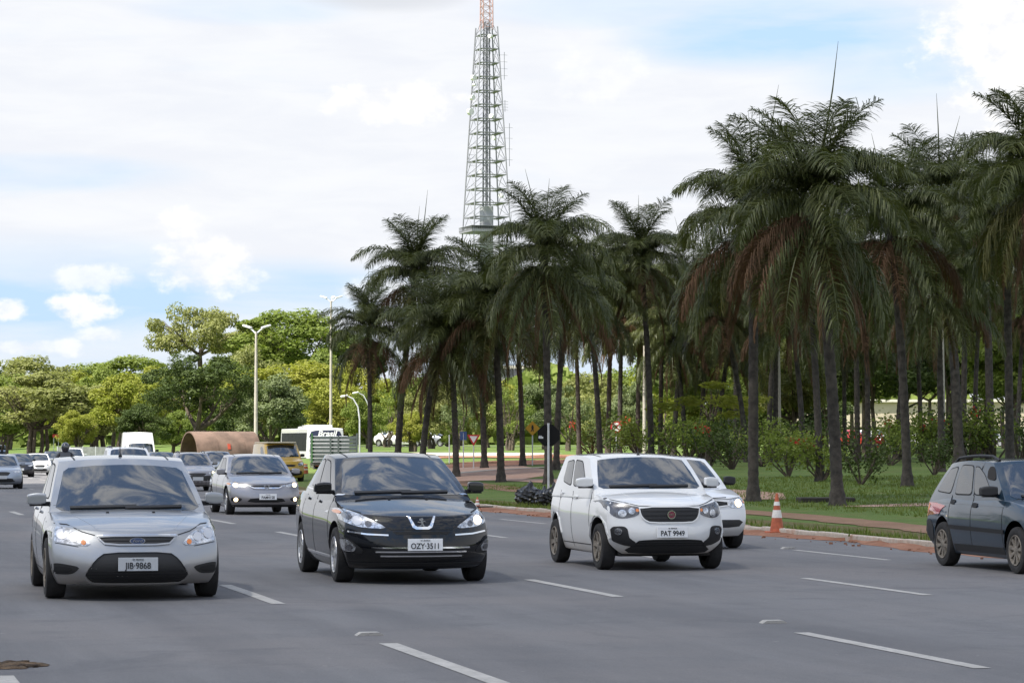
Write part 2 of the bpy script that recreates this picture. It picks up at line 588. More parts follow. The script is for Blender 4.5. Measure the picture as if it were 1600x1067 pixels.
def build_land():
    ys = [-60, -30, 0, 10] + [10 + 2.5 * i for i in range(1, 40)] + [110 + 6 * i for i in range(1, 30)] + [290 + 20 * i for i in range(1, 18)] + [700, 900, 1300, 2000, 3500, 6000]
    es = [-5000, -2000, -600, -200, -80, -44, -43.5, -30, -20, -10, -4, -0.02, 0.16, 0.6, 1.2, 2, 3, 4.5, 6, 8, 10, 13, 16, 19, 22, 26, 32, 40, 52, 70, 100, 150, 250, 500, 1200, 3000, 7000]
    V, Fc, I = [], [], []
    for y in ys:
        for e in es:
            x = XK(y) + e
            if e <= -43.9: z = land(XK(y) - 1, y) + 0.10
            elif e < 0.1: z = road_z(y) - 0.12
            else: z = land(x, y)
            V.append((x, y, z))
    n = len(es)
    for i in range(len(ys) - 1):
        for j in range(n - 1):
            Fc.append((i * n + j, i * n + j + 1, (i + 1) * n + j + 1, (i + 1) * n + j))
            I.append(1 if 12 <= j <= 14 and ys[i] < 120 else 0)
    g = obj('ground', mesh_of('ground', V, Fc, [MATS['grass_ground'], MATS['verge_ground']], I, True))
    tag(g, kind='structure')
    # carriageway
    V, Fc = [], []
    ws = [-43.5, -30, -20, -12, -6, -0.01]
    for y in ys:
        for w in ws:
            V.append((XK(y) + w, y, road_z(y)))
    n = len(ws)
    for i in range(len(ys) - 1):
        for j in range(n - 1):
            Fc.append((i * n + j, i * n + j + 1, (i + 1) * n + j + 1, (i + 1) * n + j))
    rd = obj('road', mesh_of('road', V, Fc, MATS['asphalt'], None, True))
    tag(rd, kind='structure')
    return g, rd


GROUND, ROAD = build_land()


def ribbon(name, pts, width, m, parent=None, lift=0.012, step=1.0, ragged=0.0, zf=None):
    """a strip laid over the ground along a polyline of ground points"""
    zf = zf or (lambda x, y: land(x, y))
    P = [Vector((p[0], p[1], 0)) for p in pts]
    S = [P[0]]
    wds = width if isinstance(width, (list, tuple)) else [width] * len(P)
    WD = [wds[0]]
    for i in range(len(P) - 1):
        k = max(1, int((P[i + 1] - P[i]).length / step))
        for q in range(1, k + 1):
            S.append(P[i].lerp(P[i + 1], q / k))
            WD.append(wds[i] + (wds[i + 1] - wds[i]) * q / k)
    V, Fc = [], []
    rr = random.Random(len(S) * 7 + int(P[0].y))
    nc = 4
    for i, p in enumerate(S):
        d = (S[min(i + 1, len(S) - 1)] - S[max(i - 1, 0)]).normalized()
        s = Vector((d.y, -d.x, 0))
        a = WD[i] / 2 * (1 + rr.uniform(-ragged, ragged))
        b = WD[i] / 2 * (1 + rr.uniform(-ragged, ragged))
        for k in range(nc + 1):
            q = p + s * (-a + (a + b) * k / nc)
            V.append((q.x, q.y, zf(q.x, q.y) + lift))
    for i in range(len(S) - 1):
        for k in range(nc):
            a = i * (nc + 1) + k
            Fc.append((a, a + 1, a + nc + 2, a + nc + 1))
    return obj(name, mesh_of(name, V, Fc, m, None, True), parent)


def build_road_details():
    # lane dashes: 4.3 m marks every 9.9 m, phase taken from the marks nearest the camera
    dl, per = 3.95, 9.75
    rz = lambda x, y: road_z(y)
    for x346, y0, wd in ((-7.16, 16.1, .16), (-3.80, 19.3, .15), (0.03, 20.6, .14), (3.46, 30.4, .13), (6.50, 39.6, .12), (-10.5, 17, .15), (-14.0, 20, .15), (-17.5, 24, .15)):
        y = y0
        if x346 == -7.16: y = y0
        while y < 260:
            a = (x346 - SLOPE * (y - 34.6), y)
            b = (x346 - SLOPE * (y + dl * .97 - 34.6), y + dl * .97)
            ribbon('lane_dash', [a, b], wd, MATS['road_paint'], ROAD, 0.004, 1.4, 0.06, rz)
            y += per * .97
    # kerb of separate stones
    k = empty('kerb')
    tag(k, kind='structure')
    mb = MB()
    mb.box((0, 0, 0), (0.15, 0.985, 0.26), bev=0.02)
    me = mb.mesh('kerb_stone', MATS['kerb_concrete'])
    y = 30.0
    i = 0
    while y < 230:
        o = obj('kerb_stone', me, k, (XK(y) + 0.075 + R_.uniform(-.012, .012), y, road_z(y) - 0.012 + R_.uniform(-.012, .012)), (0, 0, math.atan(SLOPE) + R_.uniform(-.012, .012)))
        step = 0.972
        if y > 110:
            o.scale = (1, 3, 1)
            step = 2.92
        y += step
    # red earth washed against the kerb
    V, Fc = [], []
    rr = random.Random(3)
    ys = np.arange(36, 120, 0.5)
    for y in ys:
        w = 0.42 + 0.30 * math.sin(y * 0.7) * math.sin(y * 0.23) + rr.uniform(-.14, .14)
        if 60 < y < 80: w += 0.25
        for f, h in ((0, 0.055), (0.5, 0.035), (1.0, 0.004)):
            V.append((XK(y) - 0.004 - w * f, y, road_z(y) + h * rr.uniform(.6, 1.2)))
    for i in range(len(ys) - 1):
        for j in range(2):
            a = i * 3 + j
            Fc.append((a, a + 3, a + 4, a + 1))
    o = obj('gutter_earth', mesh_of('gutter_earth', V, Fc, MATS['red_earth'], None, True))
    tag(o, 'red earth washed along the foot of the kerb', 'earth', kind='stuff')
    mb = MB()
    for q in range(260):
        y = rr.uniform(38, 90)
        s = rr.uniform(.012, .04)
        mb.box((XK(y) - rr.uniform(.05, .9) ** 1.3, y, road_z(y) + s * .35), (s * 1.4, s, s), Matrix.Rotation(rr.uniform(0, 3), 3, 'Z'))
    o = mb.build('clods', MATS['red_earth'], fix=False)
    tag(o, 'small red clods scattered in the gutter', 'clods', kind='stuff')
    # pot-hole with broken rim in the near lane
    c = gp(14, 1041)
    V, Fc = [], []
    N = 40
    rr = random.Random(11)
    rings = ((1.0, .004), (.86, .016), (.7, .006), (.35, .010), (0.02, .006))
    for f, h in rings:
        for k in range(N):
            q = 2 * math.pi * k / N
            jag = 1 + .22 * math.sin(3 * q + 1) + .16 * math.sin(7 * q) + .10 * math.sin(13 * q + 2)
            V.append((c.x - .10 + .30 * f * jag * math.cos(q) , c.y + .40 * f * jag * math.sin(q), h + rr.uniform(0, .012) * (f < 1)))
    for i in range(len(rings) - 1):
        for k in range(N):
            Fc.append((i * N + k, i * N + (k + 1) % N, (i + 1) * N + (k + 1) % N, (i + 1) * N + k))
    m = groundmat('pothole_rubble', ((0.05, 0.035, 0.025), (0.20, 0.14, 0.09), (0.02, 0.015, 0.012)), (5.0, 9.0, 30.0), 0.95, 1.0, 30.0)
    obj('pothole', mesh_of('pothole', V, Fc, m), ROAD)
    mb = MB()
    for q in range(26):
        a, rd = rr.uniform(0, 6.28), rr.uniform(.15, .42)
        s = rr.uniform(.01, .03)
        mb.box((c.x + rd * math.cos(a) * .8, c.y + rd * math.sin(a) * .8, s * .3), (s * 1.6, s, s), Matrix.Rotation(rr.uniform(0, 3), 3, 'Z'), s * .2)
    obj('rubble', mb.mesh('rubble', m), ROAD)['kind'] = 'stuff'
    # raised reflective studs
    mb = MB()
    mb.prism([(-.10, 0), (.10, 0), (.065, .022), (-.065, .022)], -.05, .05, 'y')
    me = mb.mesh('road_stud', MATS['road_paint'])
    for (px, py), lab in (((577, 992), 'pale road stud just ahead of the lane dash at the bottom centre'), ((1208, 973), 'pale road stud just ahead of the longest lane dash at the lower right'),
                          ((1232, 857), 'pale road stud below the traffic cone, near the kerb lane dash')):
        p = gp(px, py)
        o = obj('road_stud', me, None, (p.x, p.y, road_z(p.y) + .001), (0, 0, math.atan(SLOPE)), (1.2, 1.2, 1.2))
        tag(o, lab, 'road stud', 'road studs by the lane dashes')


build_road_details()


def build_paths():
    def px(*pp):
        return [gp(*p) for p in pp]
    tag(ribbon('path', px((700, 752), (780, 762), (860, 771), (1000, 785), (1150, 799), (1240, 806), (1450, 827), (1640, 850)), 1.25, MATS['brown_path'], lift=.012, ragged=.14), kind='structure')
    tag(ribbon('path', px((690, 728), (735, 739), (765, 748), (800, 750)), [6.0, 7.0, 4.5, .8], MATS['pink_paving'], lift=.016), kind='structure')
    tag(ribbon('path', px((800, 750), (860, 751), (960, 757), (1060, 764), (1130, 773), (1195, 781)), [1.2, 2.2, 2.0, 2.2, 3.6, 1.2], MATS['pink_paving'], lift=.02), kind='structure')
    tag(ribbon('path', px((1330, 792), (1400, 790), (1450, 789), (1600, 785)), [.8, 2.0, 2.6, 3.0], MATS['pink_paving'], lift=.016), kind='structure')
    tag(ribbon('path', px((690, 742), (760, 735), (860, 730), (960, 729), (1100, 727)), 1.3, MATS['pale_concrete'], lift=.024), kind='structure')
    tag(ribbon('dirt_patch', px((690, 727), (780, 724), (880, 720), (1000, 722)), [9, 13, 10, 4], MATS['red_earth'], lift=.028, ragged=.1), kind='structure')
    tag(ribbon('dirt_patch', px((800, 715), (860, 713), (930, 716)), [10, 16, 8], MATS['red_earth'], lift=.034, ragged=.1), kind='structure')
    tag(ribbon('path', px((600, 709), (720, 709), (770, 713)), [9, 14, 3], MATS['pale_concrete'], lift=.03), kind='structure')
    # side road where the parked cars stand
    pts = [(XK(248) + e, 248 + e * .06) for e in (2, 20, 50, 90, 130)]
    tag(ribbon('side_road', pts, 9.0, MATS['asphalt'], lift=.05, step=6), kind='structure')


build_paths()


def build_grass():
    rr = random.Random(21)
    V, Fc = [], []
    def tuft(x, y, h, n):
        z = land(x, y)
        for _ in range(n):
            a = rr.uniform(0, 6.28)
            bx, by = x + rr.gauss(0, .07), y + rr.gauss(0, .07)
            w = rr.uniform(.008, .018)
            hh = h * rr.uniform(.6, 1.3)
            lx, ly = math.cos(a) * hh * .5, math.sin(a) * hh * .5
            b = len(V)
            V.extend(((bx - w * math.sin(a), by + w * math.cos(a), z - .01), (bx + w * math.sin(a), by - w * math.cos(a), z - .01), (bx + lx, by + ly, z + hh)))
            Fc.append((b, b + 1, b + 2))
    for _ in range(15000):
        y = rr.uniform(38, 105)
        e = rr.uniform(.25, 1) ** 1.0 * 24
        h = rr.uniform(.04, .10)
        x = XK(y) + e
        if not (-14 < (x / y * F / 100) < 10): continue
        pxx = x / y * F + 800
        if pxx < 690 or pxx > 1640: continue
        if 1.0 < e < 2.7 and rr.random() < .75: continue
        tuft(x, y, h, 4)
    for _ in range(1500):
        y = rr.uniform(38, 100)
        tuft(XK(y) + rr.uniform(.18, .5), y, rr.uniform(.05, .14), 4)
    o = obj('grass', mesh_of('grass', V, Fc, MATS['grass_blade']))
    tag(o, 'short green lawn and verge grass beyond the kerb', 'grass', kind='stuff')


build_grass()

# ------------------------------------------------------------------ vehicles
def superbox(P, S, T, Rr):
    idx, V, Fc = {}, [], []
    def g(i, j, k):
        key = (i, j, k)
        if key not in idx:
            idx[key] = len(V)
            V.append(P(S[i], T[j], Rr[k]))
        return idx[key]
    a, b, c = len(S) - 1, len(T) - 1, len(Rr) - 1
    for i in range(a):
        for j in range(b):
            for k in (0, c):
                Fc.append((g(i, j, k), g(i + 1, j, k), g(i + 1, j + 1, k), g(i, j + 1, k)))
        for k in range(c):
            for j in (0, b):
                Fc.append((g(i, j, k), g(i + 1, j, k), g(i + 1, j, k + 1), g(i, j, k + 1)))
    for j in range(b):
        for k in range(c):
            for i in (0, a):
                Fc.append((g(i, j, k), g(i, j + 1, k), g(i, j + 1, k + 1), g(i, j, k + 1)))
    return V, Fc


def it(pts, x):
    return float(np.interp(x, [p[0] for p in pts], [p[1] for p in pts]))


def finish(V, Fc, mats, name, sub=2, cuts=None):
    """subdivide a cage, cut the wheel arches, return a plain mesh"""
    me = mesh_of(name, V, Fc, mats, None, True)
    bm = bmesh.new()
    bm.from_mesh(me)
    bmesh.ops.recalc_face_normals(bm, faces=bm.faces)
    bm.to_mesh(me)
    bm.free()
    o = bpy.data.objects.new('build_tmp', me)
    COL.objects.link(o)
    sm = o.modifiers.new('s', 'SUBSURF')
    sm.levels = sm.render_levels = sub
    tmp = []
    if cuts:
        cm = MB()
        cm.cur = 1
        for (x0, x1, y, z, r) in cuts:
            cm.lathe([(0.001, x0), (r, x0), (r, x1), (0.001, x1)], 'x', 36, (0, y, z))
        c = bpy.data.objects.new('cut_tmp', cm.mesh('cut_tmp', mats))
        COL.objects.link(c)
        bo = o.modifiers.new('b', 'BOOLEAN')
        bo.operation = 'DIFFERENCE'
        bo.object = c
        bo.solver = 'EXACT'
        tmp.append(c)
    dg = bpy.context.evaluated_depsgraph_get()
    res = bpy.data.meshes.new_from_object(o.evaluated_get(dg))
    res.name = name
    for c in [o] + tmp:
        d = c.data
        bpy.data.objects.remove(c)
        bpy.data.meshes.remove(d)
    res.polygons.foreach_set('use_smooth', [True] * len(res.polygons))
    res.set_sharp_from_angle(angle=rad(42))
    return res


def chaikin(poly, n=2, f=.8):
    for _ in range(n):
        q = []
        for i in range(len(poly)):
            a, b = poly[i], poly[(i + 1) % len(poly)]
            q.append((a[0] * f + b[0] * (1 - f), a[1] * f + b[1] * (1 - f)))
            q.append((a[0] * (1 - f) + b[0] * f, a[1] * (1 - f) + b[1] * f))
        poly = q
    return poly


def mir(poly):
    return [(-u, v) for u, v in poly]


class Skin:
    """lays shaped panels on a body surface, seen along one axis"""
    def __init__(s, meshes, L):
        V, Fc = [], []
        for me in meshes:
            b = len(V)
            V += [v.co.copy() for v in me.vertices]
            Fc += [[i + b for i in p.vertices] for p in me.polygons]
        s.t = BVHTree.FromPolygons(V, Fc)
        s.L = L

    def hit(s, u, v, view):
        o, d = {'front': ((u, -9, v), (0, 1, 0)), 'rear': ((u, 9, v), (0, -1, 0)), 'near': ((-9, u, v), (1, 0, 0)), 'far': ((9, u, v), (-1, 0, 0)), 'top': ((u, v, 9), (0, 0, -1))}[view]
        o, d = Vector(o), Vector(d)
        h, n, _, _ = s.t.ray_cast(o, d)
        if h is None:
            h, n, _, _ = s.t.find_nearest(o + d * (9 - {'front': s.L / 2, 'rear': s.L / 2, 'near': .8, 'far': .8, 'top': 1.0}[view]))
            k = {'front': (0, 2), 'rear': (0, 2), 'near': (1, 2), 'far': (1, 2), 'top': (0, 1)}[view]
            h = h.copy()
            h[k[0]] = u
            h[k[1]] = v
        if n.dot(d) > 0:
            n = -n
        return h, n, d

    def panel(s, poly, view, m, off=.005, nu=12, nv=6, skirt=.02, rnd=2, cf=.8):
        if rnd:
            poly = chaikin(poly, rnd, cf)
        us = [p[0] for p in poly]
        lo, hi = min(us), max(us)
        e = (hi - lo) * 1e-4
        cols = sorted(set([lo + e, hi - e] + [lo + (hi - lo) * i / nu for i in range(1, nu)]))
        if rnd == 0:
            cols = sorted(set(cols + [min(max(p[0], lo + e), hi - e) for p in poly]))
        V, Fc = [], []
        n = len(poly)
        grid = []
        for u in cols:
            vs = []
            for i in range(n):
                a, b = poly[i], poly[(i + 1) % n]
                if (a[0] - u) * (b[0] - u) <= 0 and a[0] != b[0]:
                    vs.append(a[1] + (b[1] - a[1]) * (u - a[0]) / (b[0] - a[0]))
            if len(vs) < 2:
                continue
            v0, v1 = min(vs), max(vs)
            row = []
            for k in range(nv + 1):
                h, nn, d = s.hit(u, v0 + (v1 - v0) * k / nv, view)
                V.append(h + nn * off)
                row.append((len(V) - 1, nn))
            grid.append(row)
        for i in range(len(grid) - 1):
            for k in range(nv):
                Fc.append((grid[i][k][0], grid[i + 1][k][0], grid[i + 1][k + 1][0], grid[i][k + 1][0]))
        ring = [r[0] for r in grid] + grid[-1][1:] + [r[-1] for r in grid[-2::-1]] + grid[0][-2:0:-1]
        b = len(V)
        for i, nn in ring:
            V.append(V[i] - nn * (skirt + off))
        q = len(ring)
        for i in range(q):
            j = (i + 1) % q
            Fc.append((ring[i][0], ring[j][0], b + j, b + i))
        me = mesh_of('panel', V, Fc, m, None, True)
        bm = bmesh.new()
        bm.from_mesh(me)
        bmesh.ops.recalc_face_normals(bm, faces=bm.faces)
        # make the visible side face outwards
        fs = list(bm.faces)
        if fs:
            f = fs[len(grid) // 2 * nv // 1 % max(1, (len(grid) - 1) * nv)]
            c = f.calc_center_median()
            k = {'front': (0, 2), 'rear': (0, 2), 'near': (1, 2), 'far': (1, 2), 'top': (0, 1)}[view]
            d = s.hit(c[k[0]], c[k[1]], view)[2]
            if f.normal.dot(d) > 0:
                bmesh.ops.reverse_faces(bm, faces=bm.faces)
        bm.to_mesh(me)
        bm.free()
        me.set_sharp_from_angle(angle=rad(50))
        return me

    def line(s, pts, w, view, m, off=.003, step=.06):
        """a thin strip (shut line, chrome strip) along a polyline"""
        S = [Vector(pts[0])]
        for i in range(len(pts) - 1):
            a, b = Vector(pts[i]), Vector(pts[i + 1])
            k = max(1, int((b - a).length / step))
            S += [a.lerp(b, q / k) for q in range(1, k + 1)]
        V, Fc = [], []
        for i, p in enumerate(S):
            d = (S[min(i + 1, len(S) - 1)] - S[max(0, i - 1)]).normalized()
            q = Vector((-d.y, d.x)) * w / 2
            for sg, o2 in ((1, -.01), (1, off), (-1, off), (-1, -.01)):
                h, nn, _ = s.hit(p.x + q.x * sg, p.y + q.y * sg, view)
                V.append(h + nn * o2)
        for i in range(len(S) - 1):
            for k in range(3):
                a = i * 4 + k
                Fc.append((a, a + 1, a + 5, a + 4))
        return mesh_of('strip', V, Fc, m)


WHEELS = {}


def wheel_meshes(r, w, style, rimmat):
    key = (r, w, style, rimmat)
    if key in WHEELS:
        return WHEELS[key]
    h = w / 2
    ri = r * (0.66 if style != 'steel' else 0.60)
    mb = MB()
    mb.lathe([(ri, -h * .86), (ri + .015, -h * .97), (r - .045, -h), (r - .012, -h * .9), (r, -h * .6), (r, h * .6), (r - .012, h * .9), (r - .045, h), (ri + .015, h * .97), (ri, h * .86)], 'x', 32)
    tyre = mb.mesh('tyre', MATS['rubber'], True)
    mb = MB()
    o = -h                      # outer face towards -x
    mb.cur = 0
    mb.lathe([(ri, o * .9), (ri * .98, o * 1.0), (ri * .91, o * .96), (ri * .88, o * .55), (ri * .86, o * .2)], 'x', 32)
    n = {'five': 5, 'seven': 7, 'nine': 9, 'steel': 8, 'cross': 6}[style]
    for k in range(n):
        a = 2 * math.pi * k / n + .3
        M = Matrix.Rotation(a, 4, 'X')
        wi, wo = {'five': (.055, .11), 'seven': (.035, .06), 'nine': (.03, .055), 'steel': (.06, .085), 'cross': (.04, .075)}[style]
        q = r / .31
        pts = [(-wi * q / 2, .03), (wi * q / 2, .03), (wo * q / 2, ri * .93), (-wo * q / 2, ri * .93)]
        V = []
        for xx, zz in ((o * .80, 0), (o * .45, 0)):
            for u, v in pts:
                V.append(M @ Vector((xx + (v / ri) * -.012, u, v)))
        mb.add(V, [(0, 1, 2, 3), (7, 6, 5, 4), (0, 4, 5, 1), (1, 5, 6, 2), (2, 6, 7, 3), (3, 7, 4, 0)])
    mb.lathe([(.001, o * .88), (.035, o * .88), (.06, o * .82), (.07, o * .6)], 'x', 16)
    mb.cur = 1
    mb.lathe([(.001, o * .30), (ri * .9, o * .30)], 'x', 24)
    rim = mb.mesh('rim', [MATS[rimmat], MATS['wheel_dark']], False)
    WHEELS[key] = (tyre, rim)
    return WHEELS[key]


def text_obj(name, body, size, m, parent, loc, rot=(math.pi / 2, 0, 0), extrude=.002, sx=1.0, shear=0.0, bold=0.0):
    c = bpy.data.curves.new(name, 'FONT')
    c.body = body
    c.size = size
    c.extrude = extrude
    c.offset = bold
    c.align_x = 'CENTER'
    c.align_y = 'CENTER'
    c.shear = shear
    c.materials.append(m)
    o = bpy.data.objects.new('text_tmp', c)
    COL.objects.link(o)
    me = bpy.data.meshes.new_from_object(o.evaluated_get(bpy.context.evaluated_depsgraph_get()))
    me.name = name
    bpy.data.objects.remove(o)
    bpy.data.curves.remove(c)
    o = obj(name, me, parent)
    o.location = loc
    o.rotation_euler = rot
    o.scale = (sx, 1, 1)
    return o


def make_car(name, sp, px, Yf, theta, label, cat, group=None, detail=2):
    """sp: y runs from the nose (0) to the tail (L), x to the picture's right as one faces the car, z up"""
    L, W = sp['L'], sp['W']
    c0 = L / 2
    P_ = sp['paint'] if not isinstance(sp['paint'], str) else MATS[sp['paint']]
    th = rad(theta)
    fx = (px - 800) / F * Yf
    cx, cy = fx - c0 * math.sin(th), Yf + c0 * math.cos(th)
    zc = sum(land(cx + d * math.sin(th), cy - d * math.cos(th)) for d in (-1, 1)) / 2 if not sp.get('z') else sp['z']
    pitch = math.atan2(road_z(cy + 1.3) - road_z(cy - 1.3), 2.6)
    root = empty(name, (cx, cy, zc), th)
    root.rotation_euler = (pitch, 0, th)
    tag(root, label, cat, group)

    def part(nm, me, parent=root):
        me.name = nm
        return obj(nm, me, parent)

    # ---- lower body
    top, bot = sp['top'], sp.get('bot', [(0, .20), (.5, .17), (L - .6, .18), (L, .26)])
    yf, yr, wr, wp = sp['yf'], sp.get('yr', [(0, -.14), (.3, -.02), (.55, 0), (.8, -.05), (1, -.10)]), sp.get('wr', [(0, .90), (.12, .96), (.42, 1.0), (.68, .998), (.86, .975), (1, .915)]), sp.get('wp', [(0, .94), (.45, .985), (1.1, 1), (L - 1.0, 1), (L, .92)])
    bf, br, crown = sp.get('bowf', .30), sp.get('bowr', .16), sp.get('crown', .05)

    def PB(s, t, r):
        at_ = abs(t)
        a = it(yf, r) + bf * at_ ** 2.6
        b = L + it(yr, r) - br * at_ ** 3
        y = a + s * (b - a)
        yn = s * L
        z0, z1 = it(bot, yn), it(top, y)
        z = z0 + (z1 - z0) * r - crown * t * t * r ** 3
        x = t * W * it(wr, r) * it(wp, yn)
        return (x, y - c0, z)

    S = [0, .008, .03, .07, .12, .18, .24, .32, .42, .52, .62, .72, .80, .88, .94, .98, .995, 1]
    T = [0, .25, .5, .72, .88, .965, 1]
    T = [-t for t in T[:0:-1]] + T
    Rr = [0, .05, .18, .34, .5, .66, .8, .91, .975, 1]
    V, Fc = superbox(PB, S, T, Rr)
    ax_f, ax_r = sp['axles']
    wrad, ww = sp['wheel'], sp.get('ww', .20)
    cuts = []
    ra = wrad + sp.get('gap', .055)
    for y in (ax_f, ax_r):
        for sg in (-1, 1):
            x0, x1 = sorted((sg * (W - .30), sg * (W + .2)))
            cuts.append((x0, x1, y - c0, wrad + .02, ra))
    body_me = finish(V, Fc, [P_, MATS['black_plastic']], 'body', 2 if detail > 1 else 1, cuts)
    # ---- cabin
    cb = sp['cabin']
    zb, zr = cb['zb'], cb['zr']
    arch = cb.get('arch', .035)

    def PC(s, t, r):
        at_ = abs(t)
        a = cb['f0'] + (cb['f1'] - cb['f0']) * (r ** cb.get('fp', 1.22)) + cb.get('bow', .16) * at_ ** 2.4 * (1 - .35 * r)
        b = cb['r0'] + (cb['r1'] - cb['r0']) * (r ** cb.get('rp', 1.0)) - cb.get('bowr', .10) * at_ ** 2.4
        y = a + s * (b - a)
        tilt = cb.get('tilt', 0.0)
        zt = zr + arch * (1 - (2 * s - 1) ** 2) - tilt * s
        z = zb + (zt - zb) * r - cb.get('crown', .035) * t * t * r
        w = cb['w0'] + (cb['w1'] - cb['w0']) * (r ** 1.25)
        pinch = 1 - cb.get('pinch', .07) * (2 * s - 1) ** 2 * (1 if s > .5 else .35)
        return (t * w * pinch, y - c0, z)

    S = [0, .012, .05, .16, .30, .45, .60, .75, .88, .96, .99, 1]
    T = [0, .3, .6, .82, .93, .985, 1]
    T = [-t for t in T[:0:-1]] + T
    Rr = [0, .12, .35, .6, .82, .93, .985, 1]
    V, Fc = superbox(PC, S, T, Rr)
    cab_me = finish(V, Fc, [P_], 'cabin', 2 if detail > 1 else 1)
    sk = Skin([body_me, cab_me], L)
    skc = Skin([cab_me], L)
    body = part('body', body_me)
    part('cabin', cab_me)
    G = MATS['glass']

    # ---- glass
    t0, t1, ra0, ra1 = cb.get('ws', (.90, .86, .10, .90))
    poly = []
    for t, r in ((-t0, ra0), (-t0 * .5, ra0 - .015), (0, ra0 - .02), (t0 * .5, ra0 - .015), (t0, ra0), (t1, ra1), (t1 * .5, ra1 + .02), (0, ra1 + .025), (-t1 * .5, ra1 + .02), (-t1, ra1)):
        p = PC(0, t, r)
        poly.append((p[0], p[2]))
    ws = part('windscreen', skc.panel(poly, 'front', G, .004, 26, 12, .02, 1, .93))
    if detail > 1 and sp.get('wipers', True):
        for a, b in (((-t0 * .80, ra0 + .035), (.10, ra0 + .055)), ((-.05, ra0 + .03), (t0 * .74, ra0 + .05))):
            p, q = PC(0, *a), PC(0, *b)
            part('wiper', skc.line([(p[0], p[2]), (q[0], q[2])], .022, 'front', MATS['black_plastic'], .02), ws)
    for view, sg in (('near', -1), ('far', 1)):
        for q, (poly_sr) in enumerate(cb['windows']):
            poly = [(PC(s, sg, r)[1], PC(s, sg, r)[2]) for s, r in poly_sr]
            part('side_window', skc.panel(poly, view, G, .004, 18, 6, .015, 2, .90))
            if detail > 1 and sp.get('winframe', True):
                cx_ = sum(p[0] for p in poly) / len(poly)
                cz_ = sum(p[1] for p in poly) / len(poly)
                big = [(cx_ + (p[0] - cx_) * 1.06, cz_ + (p[1] - cz_) * 1.09) for p in poly]
                part('window_trim', skc.panel(big, view, MATS['seam'], .002, 18, 6, .01, 2, .90))
    poly = []
    for t, r in ((-.82, .25), (.82, .25), (.78, .86), (-.78, .86)):
        p = PC(1, t, r)
        poly.append((p[0], p[2]))
    part('rear_window', skc.panel(poly, 'rear', G, .004, 14, 6, .015, 1))

    # ---- wheels
    ty, rim = wheel_meshes(wrad, ww, sp.get('rim', 'five'), sp.get('rimmat', 'alloy'))
    steer = rad(sp.get('steer', 0))
    for y in (ax_f, ax_r):
        for sg in (-1, 1):
            w = obj('wheel', ty, root, (sg * (W - .012 - ww / 2), y - c0, wrad), (R_.uniform(0, 6) if sg < 0 else 0, 0, (0 if sg < 0 else math.pi) + (steer if y == ax_f else 0)))
            obj('rim', rim, w)

    # ---- faces: lamps, grilles, strips.  item = (part name, polygon, material, options)
    for itm in sp['front']:
        nm, poly, mm = itm[:3]
        op = itm[3] if len(itm) > 3 else {}
        both = op.get('both', False)
        for pl in ([poly, mir(poly)] if both else [poly]):
            o = part(nm, sk.panel(pl, 'front', MATS[mm], op.get('off', .006), op.get('nu', 14), op.get('nv', 6), op.get('skirt', .02), op.get('rnd', 2)))
            if detail > 1 and (nm == 'grille' or op.get('lip')):
                ring = chaikin(pl, op.get('rnd', 2))
                part(nm + '_lip', sk.line(ring + ring[:1], .016, 'front', P_, .016, .05), o)
            for sn, sx, sz, sr, sm_ in op.get('lamps', ()):
                u = abs(sx) * (1 if sum(p[0] for p in pl) > 0 else -1)
                circ = [(u + sr * math.cos(a), sz + sr * math.sin(a)) for a in np.linspace(0, 2 * math.pi, 13)[:-1]]
                ms = MATS[sm_]
                lit = op.get('lit')
                if lit and (lit == 'all' or (lit == 'right') == (u > 0)) and sm_ == 'lamp_bowl':
                    ms = MATS['lamp_lit']
                part(sn, sk.panel(circ, 'front', ms, op.get('off', .006) + .006, 8, 6, .008, 0), o)
    for itm in sp.get('fronline', ()):
        nm, pts, w, mm = itm[:4]
        off = itm[4] if len(itm) > 4 else .003
        part(nm, sk.line(pts, w, 'front', MATS[mm], off))
    for itm in sp.get('side', ()):
        nm, poly, mm, off = itm
        for view in ('near', 'far'):
            part(nm, sk.panel([(y - c0, z) for y, z in poly], view, MATS[mm] if isinstance(mm, str) else mm, off, 10, 4, .02, 2))
    for itm in sp.get('sideline', ()):
        nm, pts, w, mm = itm[:4]
        off = itm[4] if len(itm) > 4 else .002
        for view in ('near', 'far'):
            part(nm, sk.line([(y - c0, z) for y, z in pts], w, view, MATS[mm] if isinstance(mm, str) else mm, off))
    for itm in sp.get('topline', ()):
        nm, pts, w, mm = itm[:4]
        part(nm, sk.line([(x, y - c0) for x, y in pts], w, 'top', MATS[mm] if isinstance(mm, str) else mm, itm[4] if len(itm) > 4 else .002))
    for poly in sp.get('tail', [[(W * .55, .72), (W * .84, .74), (W * .84, .92), (W * .58, .92)]]):
        for pl in (poly, mir(poly)):
            part('tail_lamp', sk.panel(pl, 'rear', MATS['red_lens'], .008, 6, 4, .02, 1))

    # ---- mirrors
    if sp.get('mirror'):
        mx, my, mz, mm, bk = sp['mirror']
        for sg in (-1, 1):
            def PM(s, t, r):
                q = 1 - .30 * (2 * s - 1) ** 2
                return (sg * (mx + s * .20), my - c0 + t * .055 - .03 * (1 - s) + .035 * s, mz + (r - .5) * .135 * q + .012 * (1 - s))
            V, Fc = superbox(PM, [0, .12, .5, .88, 1], [-1, -.5, .5, 1], [0, .2, .6, 1])
            mo = part('mirror', finish(V, Fc, [P_ if mm == 'paint' else MATS[mm]], 'mirror', 2))
            mb = MB()
            mb.box((sg * (mx - .02), my - c0 + .03, mz - .05), (.14, .05, .05), bev=.012)
            mb.box((sg * (mx + .10), my - c0 + .02, mz - .064), (.15, .07, .018), bev=.006)
            part('mirror_foot', mb.mesh('mirror_foot', MATS[bk]), mo)
